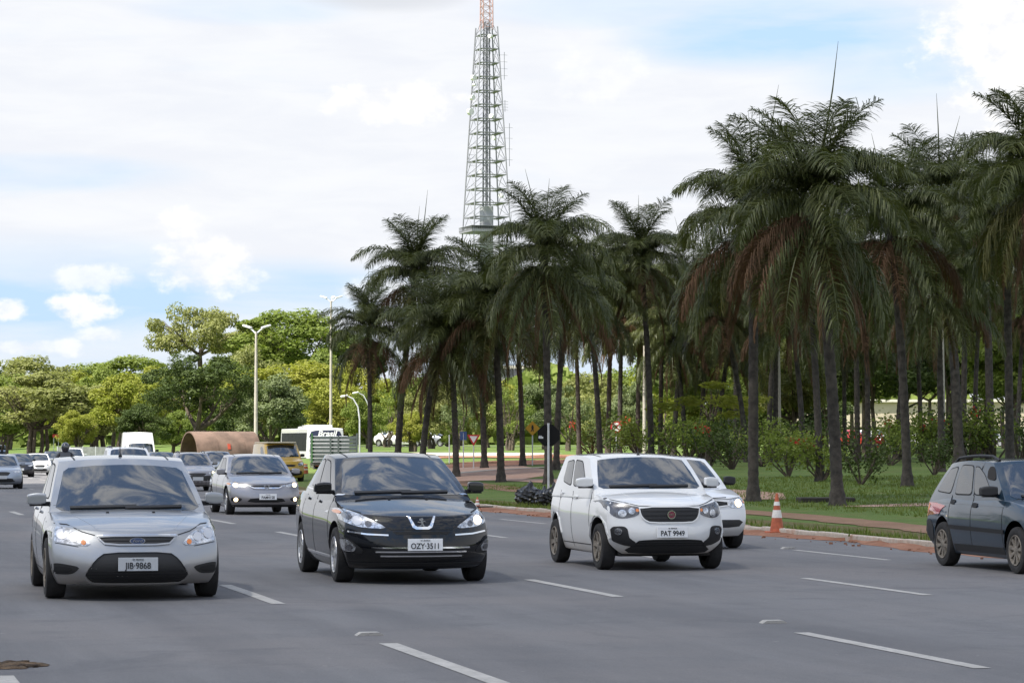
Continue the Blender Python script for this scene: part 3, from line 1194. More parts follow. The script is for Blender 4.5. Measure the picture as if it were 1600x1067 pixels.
    # ---- plate with its characters
    if sp.get('plate'):
        txt, pz, pm, pxo = sp['plate']
        ys = [sk.hit(pxo + dx, pz + dz, 'front')[0].y for dx in (-.19, 0, .19) for dz in (-.05, .05)]
        y = min(ys) - .030
        mb = MB()
        mb.box((pxo, y + .004, pz), (.41, .014, .138), bev=.004)
        pl = part('number_plate', mb.mesh('number_plate', MATS[pm]))
        if detail > 1 and txt:
            text_obj('plate_characters', txt, .092, MATS['plate_ink'], pl, (pxo, y - .005, pz - .018), sx=sp.get('platesx', .86), bold=.0012)
            text_obj('plate_town', 'DF  BRASILIA', .020, MATS['plate_ink'], pl, (pxo, y - .005, pz + .048))
    if sp.get('antenna'):
        ay, ln = sp['antenna']
        p = sk.hit(0.0, ay - c0, 'top')[0]
        mb = MB()
        mb.tube([p, p + Vector((0, .03, .03))], [.022, .014], 8)
        mb.tube([p + Vector((0, .02, .02)), p + Vector((0, .02 + ln * .25, ln))], [.006, .003], 6)
        part('antenna', mb.mesh('antenna', MATS['black_plastic']))
    if sp.get('rails'):
        y0, y1, xr = sp['rails']
        for sg in (-1, 1):
            mb = MB()
            pts = []
            for k in range(9):
                f = k / 8
                y = y0 + (y1 - y0) * f
                p = sk.hit(sg * xr, y - c0, 'top')[0]
                pts.append(p + Vector((0, 0, (.012 if k in (0, 8) else .055))))
            mb.tube(pts, .018, 8)
            part('roof_rail', mb.mesh('roof_rail', MATS['black_plastic'], True))
    # dark floor pan with exhaust so the gap under the sills is not empty
    mb = MB()
    mb.box((0, 0, .215), (W * 1.5, L * .8, .07), bev=.02)
    mb.tube([(W * .3, -L * .1, .17), (W * .35, L * .2, .16), (W * .45, L * .46, .2)], .025, 8)
    part('floor_pan', mb.mesh('floor_pan', MATS['wheel_dark']))
    return root, sk, part


def common_sides(ax_f, ax_r, L, belt, doors, sill=.26, handle=None):
    out = []
    for y, lean in doors:
        out.append(('door_seam', [(y + lean, sill), (y + lean * .3, (sill + belt) / 2), (y, belt)], .014, 'seam'))
    return out


WIN4 = [[(.105, .36), (.42, .36), (.42, .88), (.20, .88)], [(.46, .36), (.74, .36), (.72, .88), (.46, .88)]]


def base_spec(**k):
    """a plain modern hatch; the individual cars override what differs"""
    d = dict(L=4.0, W=.84, top=[(0, .70), (.2, .78), (1.0, .98), (1.4, 1.0), (3.2, 1.02), (4.0, .98)],
             yf=[(0, .16), (.15, .03), (.35, 0), (.6, .03), (.85, .08), (1, .13)], axles=(.80, 3.3), wheel=.30,
             cabin=dict(zb=.86, zr=1.45, f0=.95, f1=1.85, r0=3.95, r1=3.45, w0=.78, w1=.58, windows=WIN4),
             mirror=(.76, 1.45, 1.02, 'paint', 'black_plastic'))
    d.update(k)
    return d


def build_cars():
    silver = paint('silver_paint', (0.34, 0.352, 0.37), .55, .34, .35)
    black = paint('black_paint', (0.003, 0.0035, 0.005), .0, .3, .035, (.05, .045, .04), .5, spec=.05)
    white = paint('white_paint', (0.74, 0.74, 0.73), .0, .35, .55, (.42, .33, .23), .50)
    white2 = paint('white_paint_clean', (0.74, 0.74, 0.74), .0, .35, .12)
    blue = paint('bluegrey_paint', (0.014, 0.036, 0.062), .3, .3, .30, (.07, .07, .072), .62, spec=.2)
    grey = paint('grey_paint', (0.30, 0.295, 0.315), .55, .34, .20)
    dark = paint('dark_paint', (0.018, 0.022, 0.034), .2, .3, .12, spec=.1)
    dark2 = paint('navy_paint', (0.02, 0.035, 0.07), .2, .3, .12)
    red = paint('red_paint', (0.42, 0.02, 0.025), .0, .3, .08)
    yellow = paint('yellow_paint', (0.52, 0.33, 0.05), .0, .4, .15)
    bluesilver = paint('bluesilver_paint', (0.34, 0.38, 0.44), .55, .32, .1)

    # --- silver car, near lane, left
    L = 4.42
    sp = base_spec(L=L, W=.92, paint=silver,
        top=[(0, .66), (.10, .69), (.35, .785), (.75, .875), (1.15, .935), (1.6, .965), (3.3, 1.02), (3.9, 1.06), (L, 1.02)],
        yf=[(0, .17), (.10, .06), (.28, 0), (.48, .01), (.70, .05), (.88, .10), (1, .17)],
        bot=[(0, .165), (.5, .15), (L - .6, .17), (L, .26)],
        axles=(.88, 3.52), wheel=.322, ww=.215, rim='seven', rimmat='dusty_alloy', bowf=.32, crown=.045,
        cabin=dict(zb=.84, zr=1.465, f0=1.02, f1=2.06, r0=4.20, r1=3.40, w0=.87, w1=.70, arch=.04, bow=.20, ws=(.93, .90, .125, .865),
                   windows=[[(.11, .33), (.43, .33), (.43, .90), (.17, .88)], [(.46, .33), (.74, .36), (.70, .88), (.46, .90)]]),
        mirror=(.86, 1.52, 1.03, 'paint', 'black_plastic'),
        plate=('JIB·9868', .385, 'plate_grey', .0), antenna=(2.30, .22),
        front=[
            ('headlight', [(-.885, .765), (-.76, .765), (-.64, .725), (-.565, .69), (-.455, .572), (-.60, .572), (-.82, .610), (-.885, .66)], 'lamp_shell',
             dict(both=True, lamps=[('lamp_bowl', .76, .685, .052, 'lamp_bowl'), ('lamp_bowl', .64, .655, .045, 'lamp_bowl'), ('indicator', .545, .605, .026, 'amber')])),
            ('grille', [(-.40, .665), (.40, .665), (.385, .635), (.32, .578), (-.32, .578), (-.385, .635)], 'black_plastic', dict(off=.004, rnd=1)),
            ('lower_grille', [(-.33, .510), (.33, .510), (.43, .44), (.545, .285), (.50, .215), (.42, .178), (-.42, .178), (-.50, .215), (-.545, .285), (-.43, .44)], 'black_plastic', dict(off=.004, nu=24, rnd=1, lip=True)),
            ('fog_recess', [(-.865, .385), (-.80, .395), (-.60, .360), (-.59, .335), (-.665, .275), (-.87, .280), (-.885, .33)], 'black_plastic', dict(both=True, off=.004)),
            ('fog_insert', [(-.83, .37), (-.64, .345), (-.69, .295), (-.845, .298)], 'seam', dict(both=True, off=.007, rnd=1)),
        ],
        fronline=[('grille_strip', [(-.41, .672), (.41, .672)], .018, 'chrome', .010),
                  ('hood_seam', [(-.88, .80), (-.70, .785), (-.56, .715), (-.43, .678)], .009, 'seam'), ('hood_seam', [(.88, .80), (.70, .785), (.56, .715), (.43, .678)], .009, 'seam'),
                  ('bumper_seam', [(-.89, .60), (-.83, .60), (-.60, .562)], .007, 'seam'), ('bumper_seam', [(.89, .60), (.83, .60), (.60, .562)], .007, 'seam'),
                  ('grille_bar', [(-.36, .622), (.36, .622)], .008, 'seam', .009),
                  ('lower_grille_bar', [(-.49, .31), (.49, .31)], .010, 'seam', .009), ('lower_grille_bar', [(-.51, .275), (.51, .275)], .010, 'seam', .009), ('lower_grille_bar', [(-.49, .24), (.49, .24)], .010, 'seam', .009), ('lower_grille_bar', [(-.46, .208), (.46, .208)], .010, 'seam', .009)],
        sideline=common_sides(.88, 3.52, L, .97, [(1.35, -.10), (2.45, 0), (3.30, .10)]) + [('sill_seam', [(1.3, .27), (3.1, .27)], .012, 'seam')],
        side=[('door_handle', [(2.12, .865), (2.34, .87), (2.34, .90), (2.12, .895)], silver, .022), ('door_handle', [(3.0, .885), (3.2, .89), (3.2, .92), (3.0, .915)], silver, .022)],
        topline=[('hood_crease', [(-.40, .25), (-.55, .7), (-.66, 1.1)], .012, silver, .003), ('hood_crease', [(.40, .25), (.55, .7), (.66, 1.1)], .012, silver, .003),
                 ('washer_jet', [(-.26, .93), (-.23, .93)], .03, 'black_plastic', .01), ('washer_jet', [(.23, .93), (.26, .93)], .03, 'black_plastic', .01),
                 ('roof_seam', [(-.515, 2.15), (-.525, 3.5)], .018, 'seam'), ('roof_seam', [(.515, 2.15), (.525, 3.5)], .018, 'seam')])
    root, sk, part = make_car('car', sp, 217, 29.2, 12.6, 'silver saloon car in the near lane, grey plate reading JIB 9868', 'car', 'cars coming along the near lanes')
    y = sk.hit(0, .622, 'front')[0].y - .018
    mb = MB()
    mb.lathe([(.001, -.004), (.066, -.004), (.072, .006)], 'y', 24)
    o = obj('badge', mb.mesh('badge', MATS['badge_blue']), root, (0, y, .622), None, (1.1, 1, .48))
    mb = MB()
    mb.lathe([(.066, -.006), (.074, -.006), (.074, .006), (.066, .006)], 'y', 24)
    obj('badge_ring', mb.mesh('badge_ring', MATS['chrome']), o)
    text_obj('badge_script', 'Ford', .075, MATS['chrome'], o, (0, -.008, .0), sx=.75, shear=.25).scale = (.62, 1.15, 1)

    # --- black saloon, middle
    L = 4.69
    sp = base_spec(L=L, W=.91, paint=black,
        top=[(0, .74), (.08, .77), (.30, .84), (.75, .93), (1.25, 1.02), (1.7, 1.03), (3.4, 1.06), (4.1, 1.10), (L, 1.06)],
        yf=[(0, .20), (.10, .09), (.24, .02), (.42, 0), (.60, .03), (.80, .06), (.92, .08), (1, .13)],
        bot=[(0, .175), (.5, .16), (L - .6, .18), (L, .28)],
        axles=(.97, 3.68), wheel=.325, ww=.215, rim='five', rimmat='alloy', bowf=.42, crown=.07,
        cabin=dict(zb=.90, zr=1.48, f0=1.00, f1=2.18, r0=4.45, r1=3.55, w0=.86, w1=.68, arch=.05, bow=.24, ws=(.91, .89, .21, .93),
                   windows=[[(.12, .34), (.42, .34), (.42, .90), (.19, .88)], [(.45, .34), (.72, .37), (.68, .88), (.45, .90)]]),
        mirror=(.84, 1.55, 1.10, 'gloss_black', 'black_plastic'),
        plate=('OZY·3511', .465, 'plate_white', .02),
        front=[
            ('headlight', [(-.885, .875), (-.80, .865), (-.66, .800), (-.50, .715), (-.41, .662), (-.46, .645), (-.70, .662), (-.84, .715), (-.895, .79)], 'lamp_shell',
             dict(both=True, lit='right', lamps=[('lamp_bowl', .71, .735, .052, 'lamp_bowl'), ('lamp_bowl', .80, .79, .040, 'lamp_dark'), ('lamp_bowl', .60, .70, .035, 'lamp_dark'), ('indicator', .855, .83, .022, 'amber')])),
            ('nose_emblem_frame', [(-.165, .785), (-.14, .785), (-.085, .683), (-.06, .667), (.06, .667), (.085, .683), (.14, .785), (.165, .785), (.115, .66), (.075, .637), (-.075, .637), (-.115, .66)], 'chrome', dict(off=.012, rnd=0, nu=26, nv=2)),
            ('lower_grille', [(-.58, .435), (.58, .435), (.50, .335), (.42, .305), (-.42, .305), (-.50, .335)], 'seam', dict(off=.004, nu=24, rnd=1)),
            ('fog_recess', [(-.895, .54), (-.83, .54), (-.66, .40), (-.68, .355), (-.88, .36)], 'seam', dict(both=True, off=.004, rnd=1)),
            ('fog_lamp', [(-.875, .52), (-.82, .52), (-.735, .44), (-.745, .38), (-.86, .385)], 'lamp_shell', dict(both=True, off=.010, rnd=1, lamps=[('lamp_bowl', .80, .43, .035, 'lamp_dark')])),
            ('bumper_lip', [(-.80, .255), (.80, .255), (.74, .215), (-.74, .215)], 'black_plastic', dict(off=.008, nu=20, nv=2, rnd=0)),
            ('upper_intake', [(-.34, .612), (.34, .612), (.30, .578), (-.30, .578)], 'seam', dict(off=.004, nu=20, nv=2, rnd=0)),
        ],
        fronline=[('grille_strip', [(-.575, .428), (.575, .428)], .018, 'chrome', .012), ('grille_strip', [(-.53, .382), (.53, .382)], .016, 'chrome', .012), ('grille_strip', [(-.475, .336), (.475, .336)], .016, 'chrome', .012),
                  ('bumper_strip', [(-.86, .618), (-.62, .582), (-.39, .572)], .018, 'chrome', .010), ('bumper_strip', [(.86, .618), (.62, .582), (.39, .572)], .018, 'chrome', .010),
                  ('hood_seam', [(-.89, .895), (-.66, .825), (-.46, .70), (-.36, .635), (.36, .635), (.46, .70), (.66, .825), (.89, .895)], .010, 'seam')],
        sideline=common_sides(.97, 3.68, L, 1.0, [(1.42, -.10), (2.55, 0), (3.45, .10)]) + [('sill_strip', [(1.4, .285), (3.3, .30)], .028, 'chrome', .004), ('waist_strip', [(1.35, 1.02), (2.5, 1.055), (3.9, 1.08)], .016, 'chrome', .004)],
        side=[('door_handle', [(2.22, .91), (2.44, .915), (2.44, .945), (2.22, .94)], black, .022), ('door_handle', [(3.12, .93), (3.32, .935), (3.32, .965), (3.12, .96)], black, .022)],
        topline=[
                 ('washer_jet', [(-.24, 1.0), (-.21, 1.0)], .03, 'black_plastic', .01), ('washer_jet', [(.21, 1.0), (.24, 1.0)], .03, 'black_plastic', .01),
                 ('roof_seam', [(-.52, 2.3), (-.53, 3.6)], .018, 'seam'), ('roof_seam', [(.52, 2.3), (.53, 3.6)], .018, 'seam')])
    root, sk, part = make_car('car', sp, 662, 32.6, 12.6, 'glossy black saloon car with chrome grille bars, plate reading OZY 3511', 'car', 'cars coming along the near lanes')
    # standing animal emblem on the nose
    y = sk.hit(0, .73, 'front')[0].y - .02
    mb = MB()
    for poly in ([(-.030, .050), (.012, .062), (.030, .040), (.016, .020), (.028, -.005), (.010, -.030), (-.012, -.005), (-.010, .020), (-.036, .030)],
                 [(-.010, .004), (-.046, .012), (-.060, -.004), (-.044, -.004), (-.014, -.012)], [(.006, -.020), (-.022, -.046), (-.048, -.050), (-.040, -.058), (-.006, -.056), (.014, -.034)],
                 [(.018, -.012), (.034, -.040), (.060, -.052), (.046, -.060), (.024, -.058), (.006, -.028)], [(.020, .018), (.044, .022), (.058, .008), (.048, .002), (.036, .012), (.020, .006)]):
        mb.prism(poly, -.006, .006, 'y')
    obj('nose_emblem', mb.mesh('nose_emblem', MATS['chrome']), root, (-.01, y, .722), None, (.82, 1, .82))

    # --- white tall hatch
    L = 3.57
    sp = base_spec(L=L, W=.825, paint=white,
        top=[(0, .80), (.08, .845), (.30, .915), (.60, .975), (.90, 1.02), (1.3, 1.03), (2.6, 1.04), (3.2, 1.08), (L, 1.05)],
        yf=[(0, .17), (.10, .07), (.25, .01), (.45, 0), (.65, .04), (.85, .05), (.94, .06), (1, .10)],
        bot=[(0, .215), (.5, .20), (L - .6, .21), (L, .30)], bowf=.30, crown=.05,
        axles=(.70, 3.0), wheel=.300, ww=.185, rim='cross', rimmat='dusty_alloy', gap=.065,
        cabin=dict(zb=.90, zr=1.475, f0=.78, f1=1.52, r0=3.52, r1=3.12, w0=.80, w1=.68, arch=.03, bow=.16, tilt=-.01, ws=(.92, .89, .26, .935),
                   windows=[[(.15, .30), (.45, .30), (.45, .88), (.22, .87)], [(.50, .30), (.74, .40), (.76, .84), (.50, .88)]]),
        mirror=(.77, 1.12, 1.12, 'paint', 'black_plastic'),
        plate=('PAT 9949', .50, 'plate_white', .0), antenna=(1.60, .10),
        front=[
            ('headlight', [(-.80, .915), (-.70, .885), (-.55, .85), (-.38, .815), (-.39, .745), (-.44, .705), (-.56, .675), (-.66, .675), (-.745, .73)], 'lamp_dark',
             dict(both=True, lamps=[('lamp_bowl', .60, .735, .048, 'lamp_shell'), ('lamp_bowl', .60, .735, .026, 'lamp_bowl'), ('lamp_bowl', .49, .765, .040, 'lamp_shell'), ('indicator', .425, .775, .020, 'amber')])),
            ('grille', [(-.40, .818), (.40, .818), (.39, .72), (.345, .655), (.27, .617), (-.27, .617), (-.345, .655), (-.39, .72)], 'black_plastic', dict(off=.009, rnd=1, nu=20)),
            ('lower_grille', [(-.40, .405), (.40, .405), (.47, .345), (.52, .30), (-.52, .30), (-.47, .345)], 'seam', dict(off=.005, nu=22, rnd=1)),
            ('skirt', [(-.47, .325), (.47, .325), (.56, .285), (.555, .228), (-.555, .228), (-.56, .285)], 'black_plastic', dict(off=.010, nu=22, nv=4, rnd=1)),
            ('fog_bezel', [(-.745, .565), (-.60, .575), (-.545, .545), (-.575, .47), (-.50, .40), (-.44, .365), (-.47, .315), (-.60, .335), (-.74, .395)], 'black_plastic', dict(both=True, off=.010, rnd=1,
              lamps=[('fog_lamp', .655, .505, .044, 'lamp_shell'), ('fog_lamp', .655, .505, .030, 'lamp_dark')])),
        ],
        fronline=[('hood_seam', [(-.80, .935), (-.62, .89), (-.40, .832), (0, .826), (.40, .832), (.62, .89), (.80, .935)], .008, 'seam'),
                  ('grille_bar', [(-.36, .765), (.36, .765)], .014, 'seam', .013), ('grille_bar', [(-.36, .71), (.36, .71)], .014, 'seam', .013), ('grille_bar', [(-.31, .66), (.31, .66)], .014, 'seam', .013),
                  ('lower_grille_bar', [(-.42, .37), (.42, .37)], .010, 'black_plastic', .009), ('lower_grille_bar', [(-.44, .345), (.44, .345)], .010, 'black_plastic', .009)],
        sideline=common_sides(.70, 3.0, L, 1.0, [(1.10, -.04), (2.02, 0), (2.72, .08)]) + [('sill_seam', [(1.05, .31), (2.6, .31)], .012, 'seam'), ('fender_lip', [(.30, .42), (.40, .60), (.60, .685), (.80, .685), (1.0, .60), (1.10, .42)], .03, white, .012), ('fender_lip', [(2.60, .42), (2.70, .60), (2.90, .685), (3.10, .685), (3.30, .60), (3.40, .42)], .03, white, .012)],
        side=[('door_handle', [(1.76, .905), (1.96, .91), (1.96, .94), (1.76, .935)], white, .022), ('door_handle', [(2.56, .945), (2.74, .95), (2.74, .98), (2.56, .975)], white, .022)],
        topline=[('roof_seam', [(-.52, 1.6), (-.53, 3.1)], .02, 'seam'), ('roof_seam', [(.52, 1.6), (.53, 3.1)], .02, 'seam'), ('hood_crease', [(-.34, .15), (-.46, .8)], .012, white, .003), ('hood_crease', [(.34, .15), (.46, .8)], .012, white, .003)])
    root, sk, part = make_car('car', sp, 1050, 36.15, 13.2, 'dusty white small hatchback with black grille, plate reading PAT 9949', 'car', 'cars coming along the near lanes')
    y = sk.hit(0, .72, 'front')[0].y - .022
    mb = MB()
    mb.lathe([(.001, -.004), (.045, -.004), (.050, .008)], 'y', 20)
    o = obj('badge', mb.mesh('badge', MATS['badge_red']), root, (0, y, .722))
    mb = MB()
    mb.lathe([(.045, -.008), (.057, -.008), (.057, .008), (.045, .008)], 'y', 20)
    obj('badge_ring', mb.mesh('badge_ring', MATS['chrome']), o)
    text_obj('badge_script', 'FIAT', .034, MATS['chrome'], o, (0, -.006, 0), sx=.9)

    # --- second white car, behind the hatch
    L = 3.95
    sp = base_spec(L=L, W=.83, paint=white2,
        top=[(0, .74), (.08, .775), (.35, .86), (.95, .965), (1.4, .985), (3.2, 1.02), (L, 1.0)], axles=(.80, 3.27), wheel=.30, ww=.19, rim='steel', rimmat='dusty_alloy', bowf=.28,
        cabin=dict(zb=.86, zr=1.42, f0=.95, f1=1.80, r0=3.85, r1=3.35, w0=.79, w1=.64, arch=.035, bow=.18, ws=(.90, .87, .21, .925), windows=WIN4),
        mirror=(.77, 1.40, 1.05, 'black_plastic', 'black_plastic'), antenna=(1.9, .2),
        front=[('headlight', [(-.79, .80), (-.62, .785), (-.44, .755), (-.44, .645), (-.55, .635), (-.72, .65), (-.795, .70)], 'lamp_shell', dict(both=True, lit='all', lamps=[('lamp_bowl', .63, .71, .06, 'lamp_bowl'), ('indicator', .76, .73, .025, 'amber')])),
               ('grille', [(-.43, .75), (.43, .75), (.43, .655), (-.43, .655)], 'black_plastic', dict(rnd=1)),
               ('lower_grille', [(-.62, .46), (.62, .46), (.70, .44), (.68, .34), (-.68, .34), (-.70, .44)], 'black_plastic', dict(nu=20, rnd=1))],
        fronline=[('hood_seam', [(-.79, .815), (-.45, .772), (.45, .772), (.79, .815)], .008, 'seam'), ('grille_bar', [(-.42, .70), (.42, .70)], .012, 'seam', .010)],
        plate=('', .55, 'plate_white', 0), topline=[('roof_seam', [(-.50, 1.9), (-.50, 3.3)], .018, 'seam'), ('roof_seam', [(.50, 1.9), (.50, 3.3)], .018, 'seam')],
        sideline=common_sides(.8, 3.27, L, .97, [(1.3, -.06), (2.4, 0)]))
    make_car('car', sp, 1100, 43.5, 13.8, 'white car half hidden behind the small white hatchback, headlamp lit', 'car', 'cars coming along the near lanes')

    # --- dark blue-grey estate, right edge
    L = 4.15
    sp = base_spec(L=L, W=.83, paint=blue,
        top=[(0, .70), (.10, .74), (.5, .86), (1.05, .955), (1.5, .965), (3.4, .985), (L, .965)], axles=(.80, 3.24), wheel=.295, ww=.185, rim='nine', rimmat='dusty_alloy', bowf=.26, bowr=.20,
        yr=[(0, -.12), (.2, .0), (.42, .0), (.46, -.07), (.8, -.09), (1, -.13)], gap=.06,
        cabin=dict(zb=.82, zr=1.42, f0=1.02, f1=1.78, r0=4.06, r1=3.52, w0=.79, w1=.65, arch=.03, bow=.15, bowr=.16, rp=1.25, tilt=.02, ws=(.90, .87, .20, .925),
                   windows=[[(.135, .26), (.37, .26), (.37, .86), (.30, .86), (.21, .70)], [(.405, .26), (.635, .26), (.66, .60), (.655, .88), (.60, .90), (.405, .88)], [(.70, .27), (.93, .32), (.93, .60), (.90, .84), (.73, .87)]]),
        mirror=(.77, 1.50, 1.02, 'black_plastic', 'black_plastic'), rails=(1.95, 3.75, .52), tail=[[(.58, .66), (.80, .66), (.80, .84), (.60, .84)]],
        front=[('headlight', [(-.78, .77), (-.45, .72), (-.45, .60), (-.76, .63)], 'lamp_shell', dict(both=True)), ('grille', [(-.40, .70), (.40, .70), (.38, .60), (-.38, .60)], 'black_plastic', dict(rnd=1)), ('lower_grille', [(-.6, .40), (.6, .40), (.6, .28), (-.6, .28)], 'black_plastic', dict(rnd=1))],
        sideline=common_sides(.8, 3.24, L, .95, [(1.20, -.02), (2.22, 0), (2.98, .04)]) + [('rub_strip', [(1.12, .515), (2.94, .535)], .05, 'seam', .014), ('waist_crease', [(1.1, .83), (3.8, .85)], .012, blue, .006), ('sill_cover', [(1.12, .27), (2.90, .27)], .09, 'black_plastic', .006), ('pillar_seam', [(2.24, .95), (2.22, 1.15), (2.13, 1.40)], .03, 'seam')],
        side=[('door_handle', [(2.02, .80), (2.20, .80), (2.20, .86), (2.02, .86)], 'seam', .012), ('door_handle', [(2.80, .83), (2.96, .83), (2.96, .89), (2.80, .89)], 'seam', .012), ('fuel_flap', [(3.36, .66), (3.52, .66), (3.52, .78), (3.36, .78)], blue, .006),
              ('rear_lamp_wrap', [(3.78, .66), (4.0, .64), (4.0, .82), (3.80, .84)], 'amber', .006), ('rear_bumper_side', [(3.62, .60), (4.08, .60), (4.05, .33), (3.62, .30)], 'black_plastic', .010)],
        topline=[('roof_seam', [(-.53, 1.9), (-.54, 3.5)], .02, 'seam'), ('roof_seam', [(.53, 1.9), (.54, 3.5)], .02, 'seam')])
    root, sk, part = make_car('car', sp, 1721, 34.8, 13.2, 'dark blue-grey estate car with roof rails cut by the frame', 'car', 'cars coming along the near lanes')
    # front door window wound half down: dark panel laid on as the shade inside the opening
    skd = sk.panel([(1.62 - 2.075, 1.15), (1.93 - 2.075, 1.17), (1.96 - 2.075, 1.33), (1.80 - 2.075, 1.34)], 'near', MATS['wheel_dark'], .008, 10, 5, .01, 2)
    part('opening_shade', skd)

    # --- grey saloon further back
    L = 4.52
    sp = base_spec(L=L, W=.877, paint=grey,
        top=[(0, .70), (.10, .73), (.35, .80), (1.0, .955), (1.4, .97), (3.4, 1.02), (L, 1.02)], axles=(.90, 3.57), wheel=.315, rim='five', bowf=.36,
        cabin=dict(zb=.84, zr=1.40, f0=.90, f1=1.95, r0=4.35, r1=3.35, w0=.83, w1=.65, arch=.045, bow=.22, ws=(.91, .88, .21, .93), windows=WIN4),
        mirror=(.81, 1.45, 1.02, 'paint', 'black_plastic'), plate=('PAM4158', .43, 'plate_white', .02),
        front=[('headlight', [(-.86, .78), (-.70, .745), (-.46, .70), (-.47, .645), (-.62, .64), (-.80, .66), (-.87, .71)], 'lamp_shell', dict(both=True, lit='all', lamps=[('lamp_bowl', .70, .70, .052, 'lamp_bowl'), ('indicator', .82, .73, .025, 'amber')])),
               ('grille', [(-.45, .705), (.45, .705), (.33, .63), (.26, .61), (-.26, .61), (-.33, .63)], 'black_plastic', dict(rnd=1)),
               ('lower_grille', [(-.42, .40), (.42, .40), (.46, .30), (-.46, .30)], 'seam', dict(rnd=1)),
               ('fog_recess', [(-.82, .42), (-.56, .40), (-.60, .32), (-.80, .32)], 'black_plastic', dict(both=True, lit='all', lamps=[('fog_lamp', .70, .365, .045, 'lamp_bowl')])),
               ('bumper_lip', [(-.80, .24), (.80, .24), (.76, .20), (-.76, .20)], 'black_plastic', dict(off=.008, nu=20, nv=2, rnd=0))],
        fronline=[('grille_strip', [(-.44, .695), (-.30, .632), (.30, .632), (.44, .695)], .03, 'chrome', .012), ('hood_seam', [(-.86, .80), (-.46, .722), (.46, .722), (.86, .80)], .008, 'seam')],
        sideline=common_sides(.9, 3.57, L, .97, [(1.4, -.08), (2.5, 0), (3.4, .1)]), topline=[('roof_seam', [(-.49, 2.05), (-.50, 3.4)], .018, 'seam'), ('roof_seam', [(.49, 2.05), (.50, 3.4)], .018, 'seam')])
    root, sk, part = make_car('car', sp, 418, 66.5, 13.4, 'grey saloon car with headlamps and fog lamps lit, plate reading PAM4158', 'car', 'cars further back on the road')
    y = sk.hit(0, .65, 'front')[0].y - .03
    mb = MB()
    mb.prism([(-.06, .05), (-.04, .05), (-.03, -.05), (-.045, -.05)], -.006, .006, 'y')
    mb.prism([(.06, .05), (.04, .05), (.03, -.05), (.045, -.05)], -.006, .006, 'y')
    mb.box((0, 0, 0), (.07, .012, .018))
    obj('badge', mb.mesh('badge', MATS['chrome']), root, (0, y, .655))

    # --- the smaller cars far down the road
    def far(paintm, px, Yf, label, hgt=1.46, W=.85, L=4.1, theta=13.6, lit=None, plate=True, rails=None, grilz=(.70, .60), darkb=False, name='car', group='cars further back on the road', hood=.80, z=None, roofback=3.4):
        k = hgt / 1.46
        sp = base_spec(L=L, W=W, paint=paintm, top=[(0, hood - .06), (.10, hood - .03), (.35, hood + .03), (1.0, .97 * k), (1.4, .99 * k), (3.2, 1.02 * k), (L, 1.0 * k)], axles=(.80, L - .75), wheel=.31, rim='steel', wipers=False, winframe=False,
            cabin=dict(zb=.86 * k, zr=1.42 * k, f0=.95, f1=1.80, r0=L - .1, r1=roofback * L / 4.1, w0=W - .06, w1=W * .76, arch=.035, bow=.18, ws=(.90, .87, .21, .925), windows=WIN4),
            mirror=(W - .07, 1.42, 1.04 * k, 'paint', 'black_plastic'), rails=rails, z=z,
            front=[('headlight', [(-W * .94, hood - .02), (-W * .70, hood - .05), (-W * .50, hood - .08), (-W * .55, hood - .16), (-W * .92, hood - .12)], 'lamp_shell', dict(both=True, nu=8, nv=4, lit=lit, lamps=[('lamp_bowl', W * .76, hood - .09, .05, 'lamp_bowl')])),
                   ('grille', [(-.36, grilz[0]), (.36, grilz[0]), (.30, grilz[1]), (-.30, grilz[1])], 'black_plastic', dict(nu=8, nv=4, rnd=1)),
                   ('lower_grille', [(-.5, .44), (.5, .44), (.56, .28), (-.56, .28)] if not darkb else [(-.80, .60), (.80, .60), (.80, .24), (-.80, .24)], 'black_plastic', dict(nu=10, nv=4, rnd=1))])
        if plate:
            sp['plate'] = ('', .48, 'plate_grey', 0)
        return make_car(name, sp, px, Yf, theta, label, 'car', group, 1)[0]

    far(grey, 310, 109.0, 'grey compact car with a black bumper and lit headlamps beside the large pipe', 1.52, .82, 3.8, lit='all', rails=(1.9, 3.3, .5), darkb=True)
    far(white2, 209, 97.0, 'white car with roof rails just behind the silver saloon, roof in view', 1.70, .90, 4.3, rails=(1.9, 3.7, .55))
    far(dark2, 259, 150.0, 'dark car glimpsed in the gap left of the grey compact car', 1.45, .84, 4.1)
    far(silver, 346, 134.0, 'silver car glimpsed between the grey compact car and the grey saloon', 1.48, .84, 4.1)
    far(bluesilver, 4, 116.0, 'blue-silver saloon at the left edge of the frame with bright headlamps', 1.43, .90, 4.6, lit=None, grilz=(.70, .54), roofback=3.1)
    far(dark, 33, 172.0, 'black car right behind the blue-silver saloon at the left edge', 1.46, .88, 4.2)
    far(white2, 63, 186.0, 'small white hatchback with lit headlamps left of the motorcyclist', 1.46, .86, 3.97, lit='all', grilz=(.68, .52))
    far(dark2, 88, 212.0, 'dark blue car hidden behind the small white hatchback', 1.46, .84, 4.1)
    far(white2, 117, 196.0, 'white car right behind the motorcyclist', 1.72, .88, 4.3)
    far(dark2, 1, 300.0, 'tiny dark car at the far end of the road at the left edge', 1.5, .85, 4.2, plate=False)
    far(white2, 22, 410.0, 'tiny white car seen sideways at the far end of the road', 1.45, .85, 4.4, theta=100, plate=False)
    # parked beyond the lawn
    far(red, 1372, 247.0, 'red car parked beyond the lawn in front of the beige building', 1.5, .85, 4.2, theta=78, plate=False, group='cars parked beyond the lawn')
    far(white2, 1392, 254.0, 'white car parked just behind the red car beyond the lawn', 1.55, .85, 4.2, theta=40, plate=False, group='cars parked beyond the lawn')
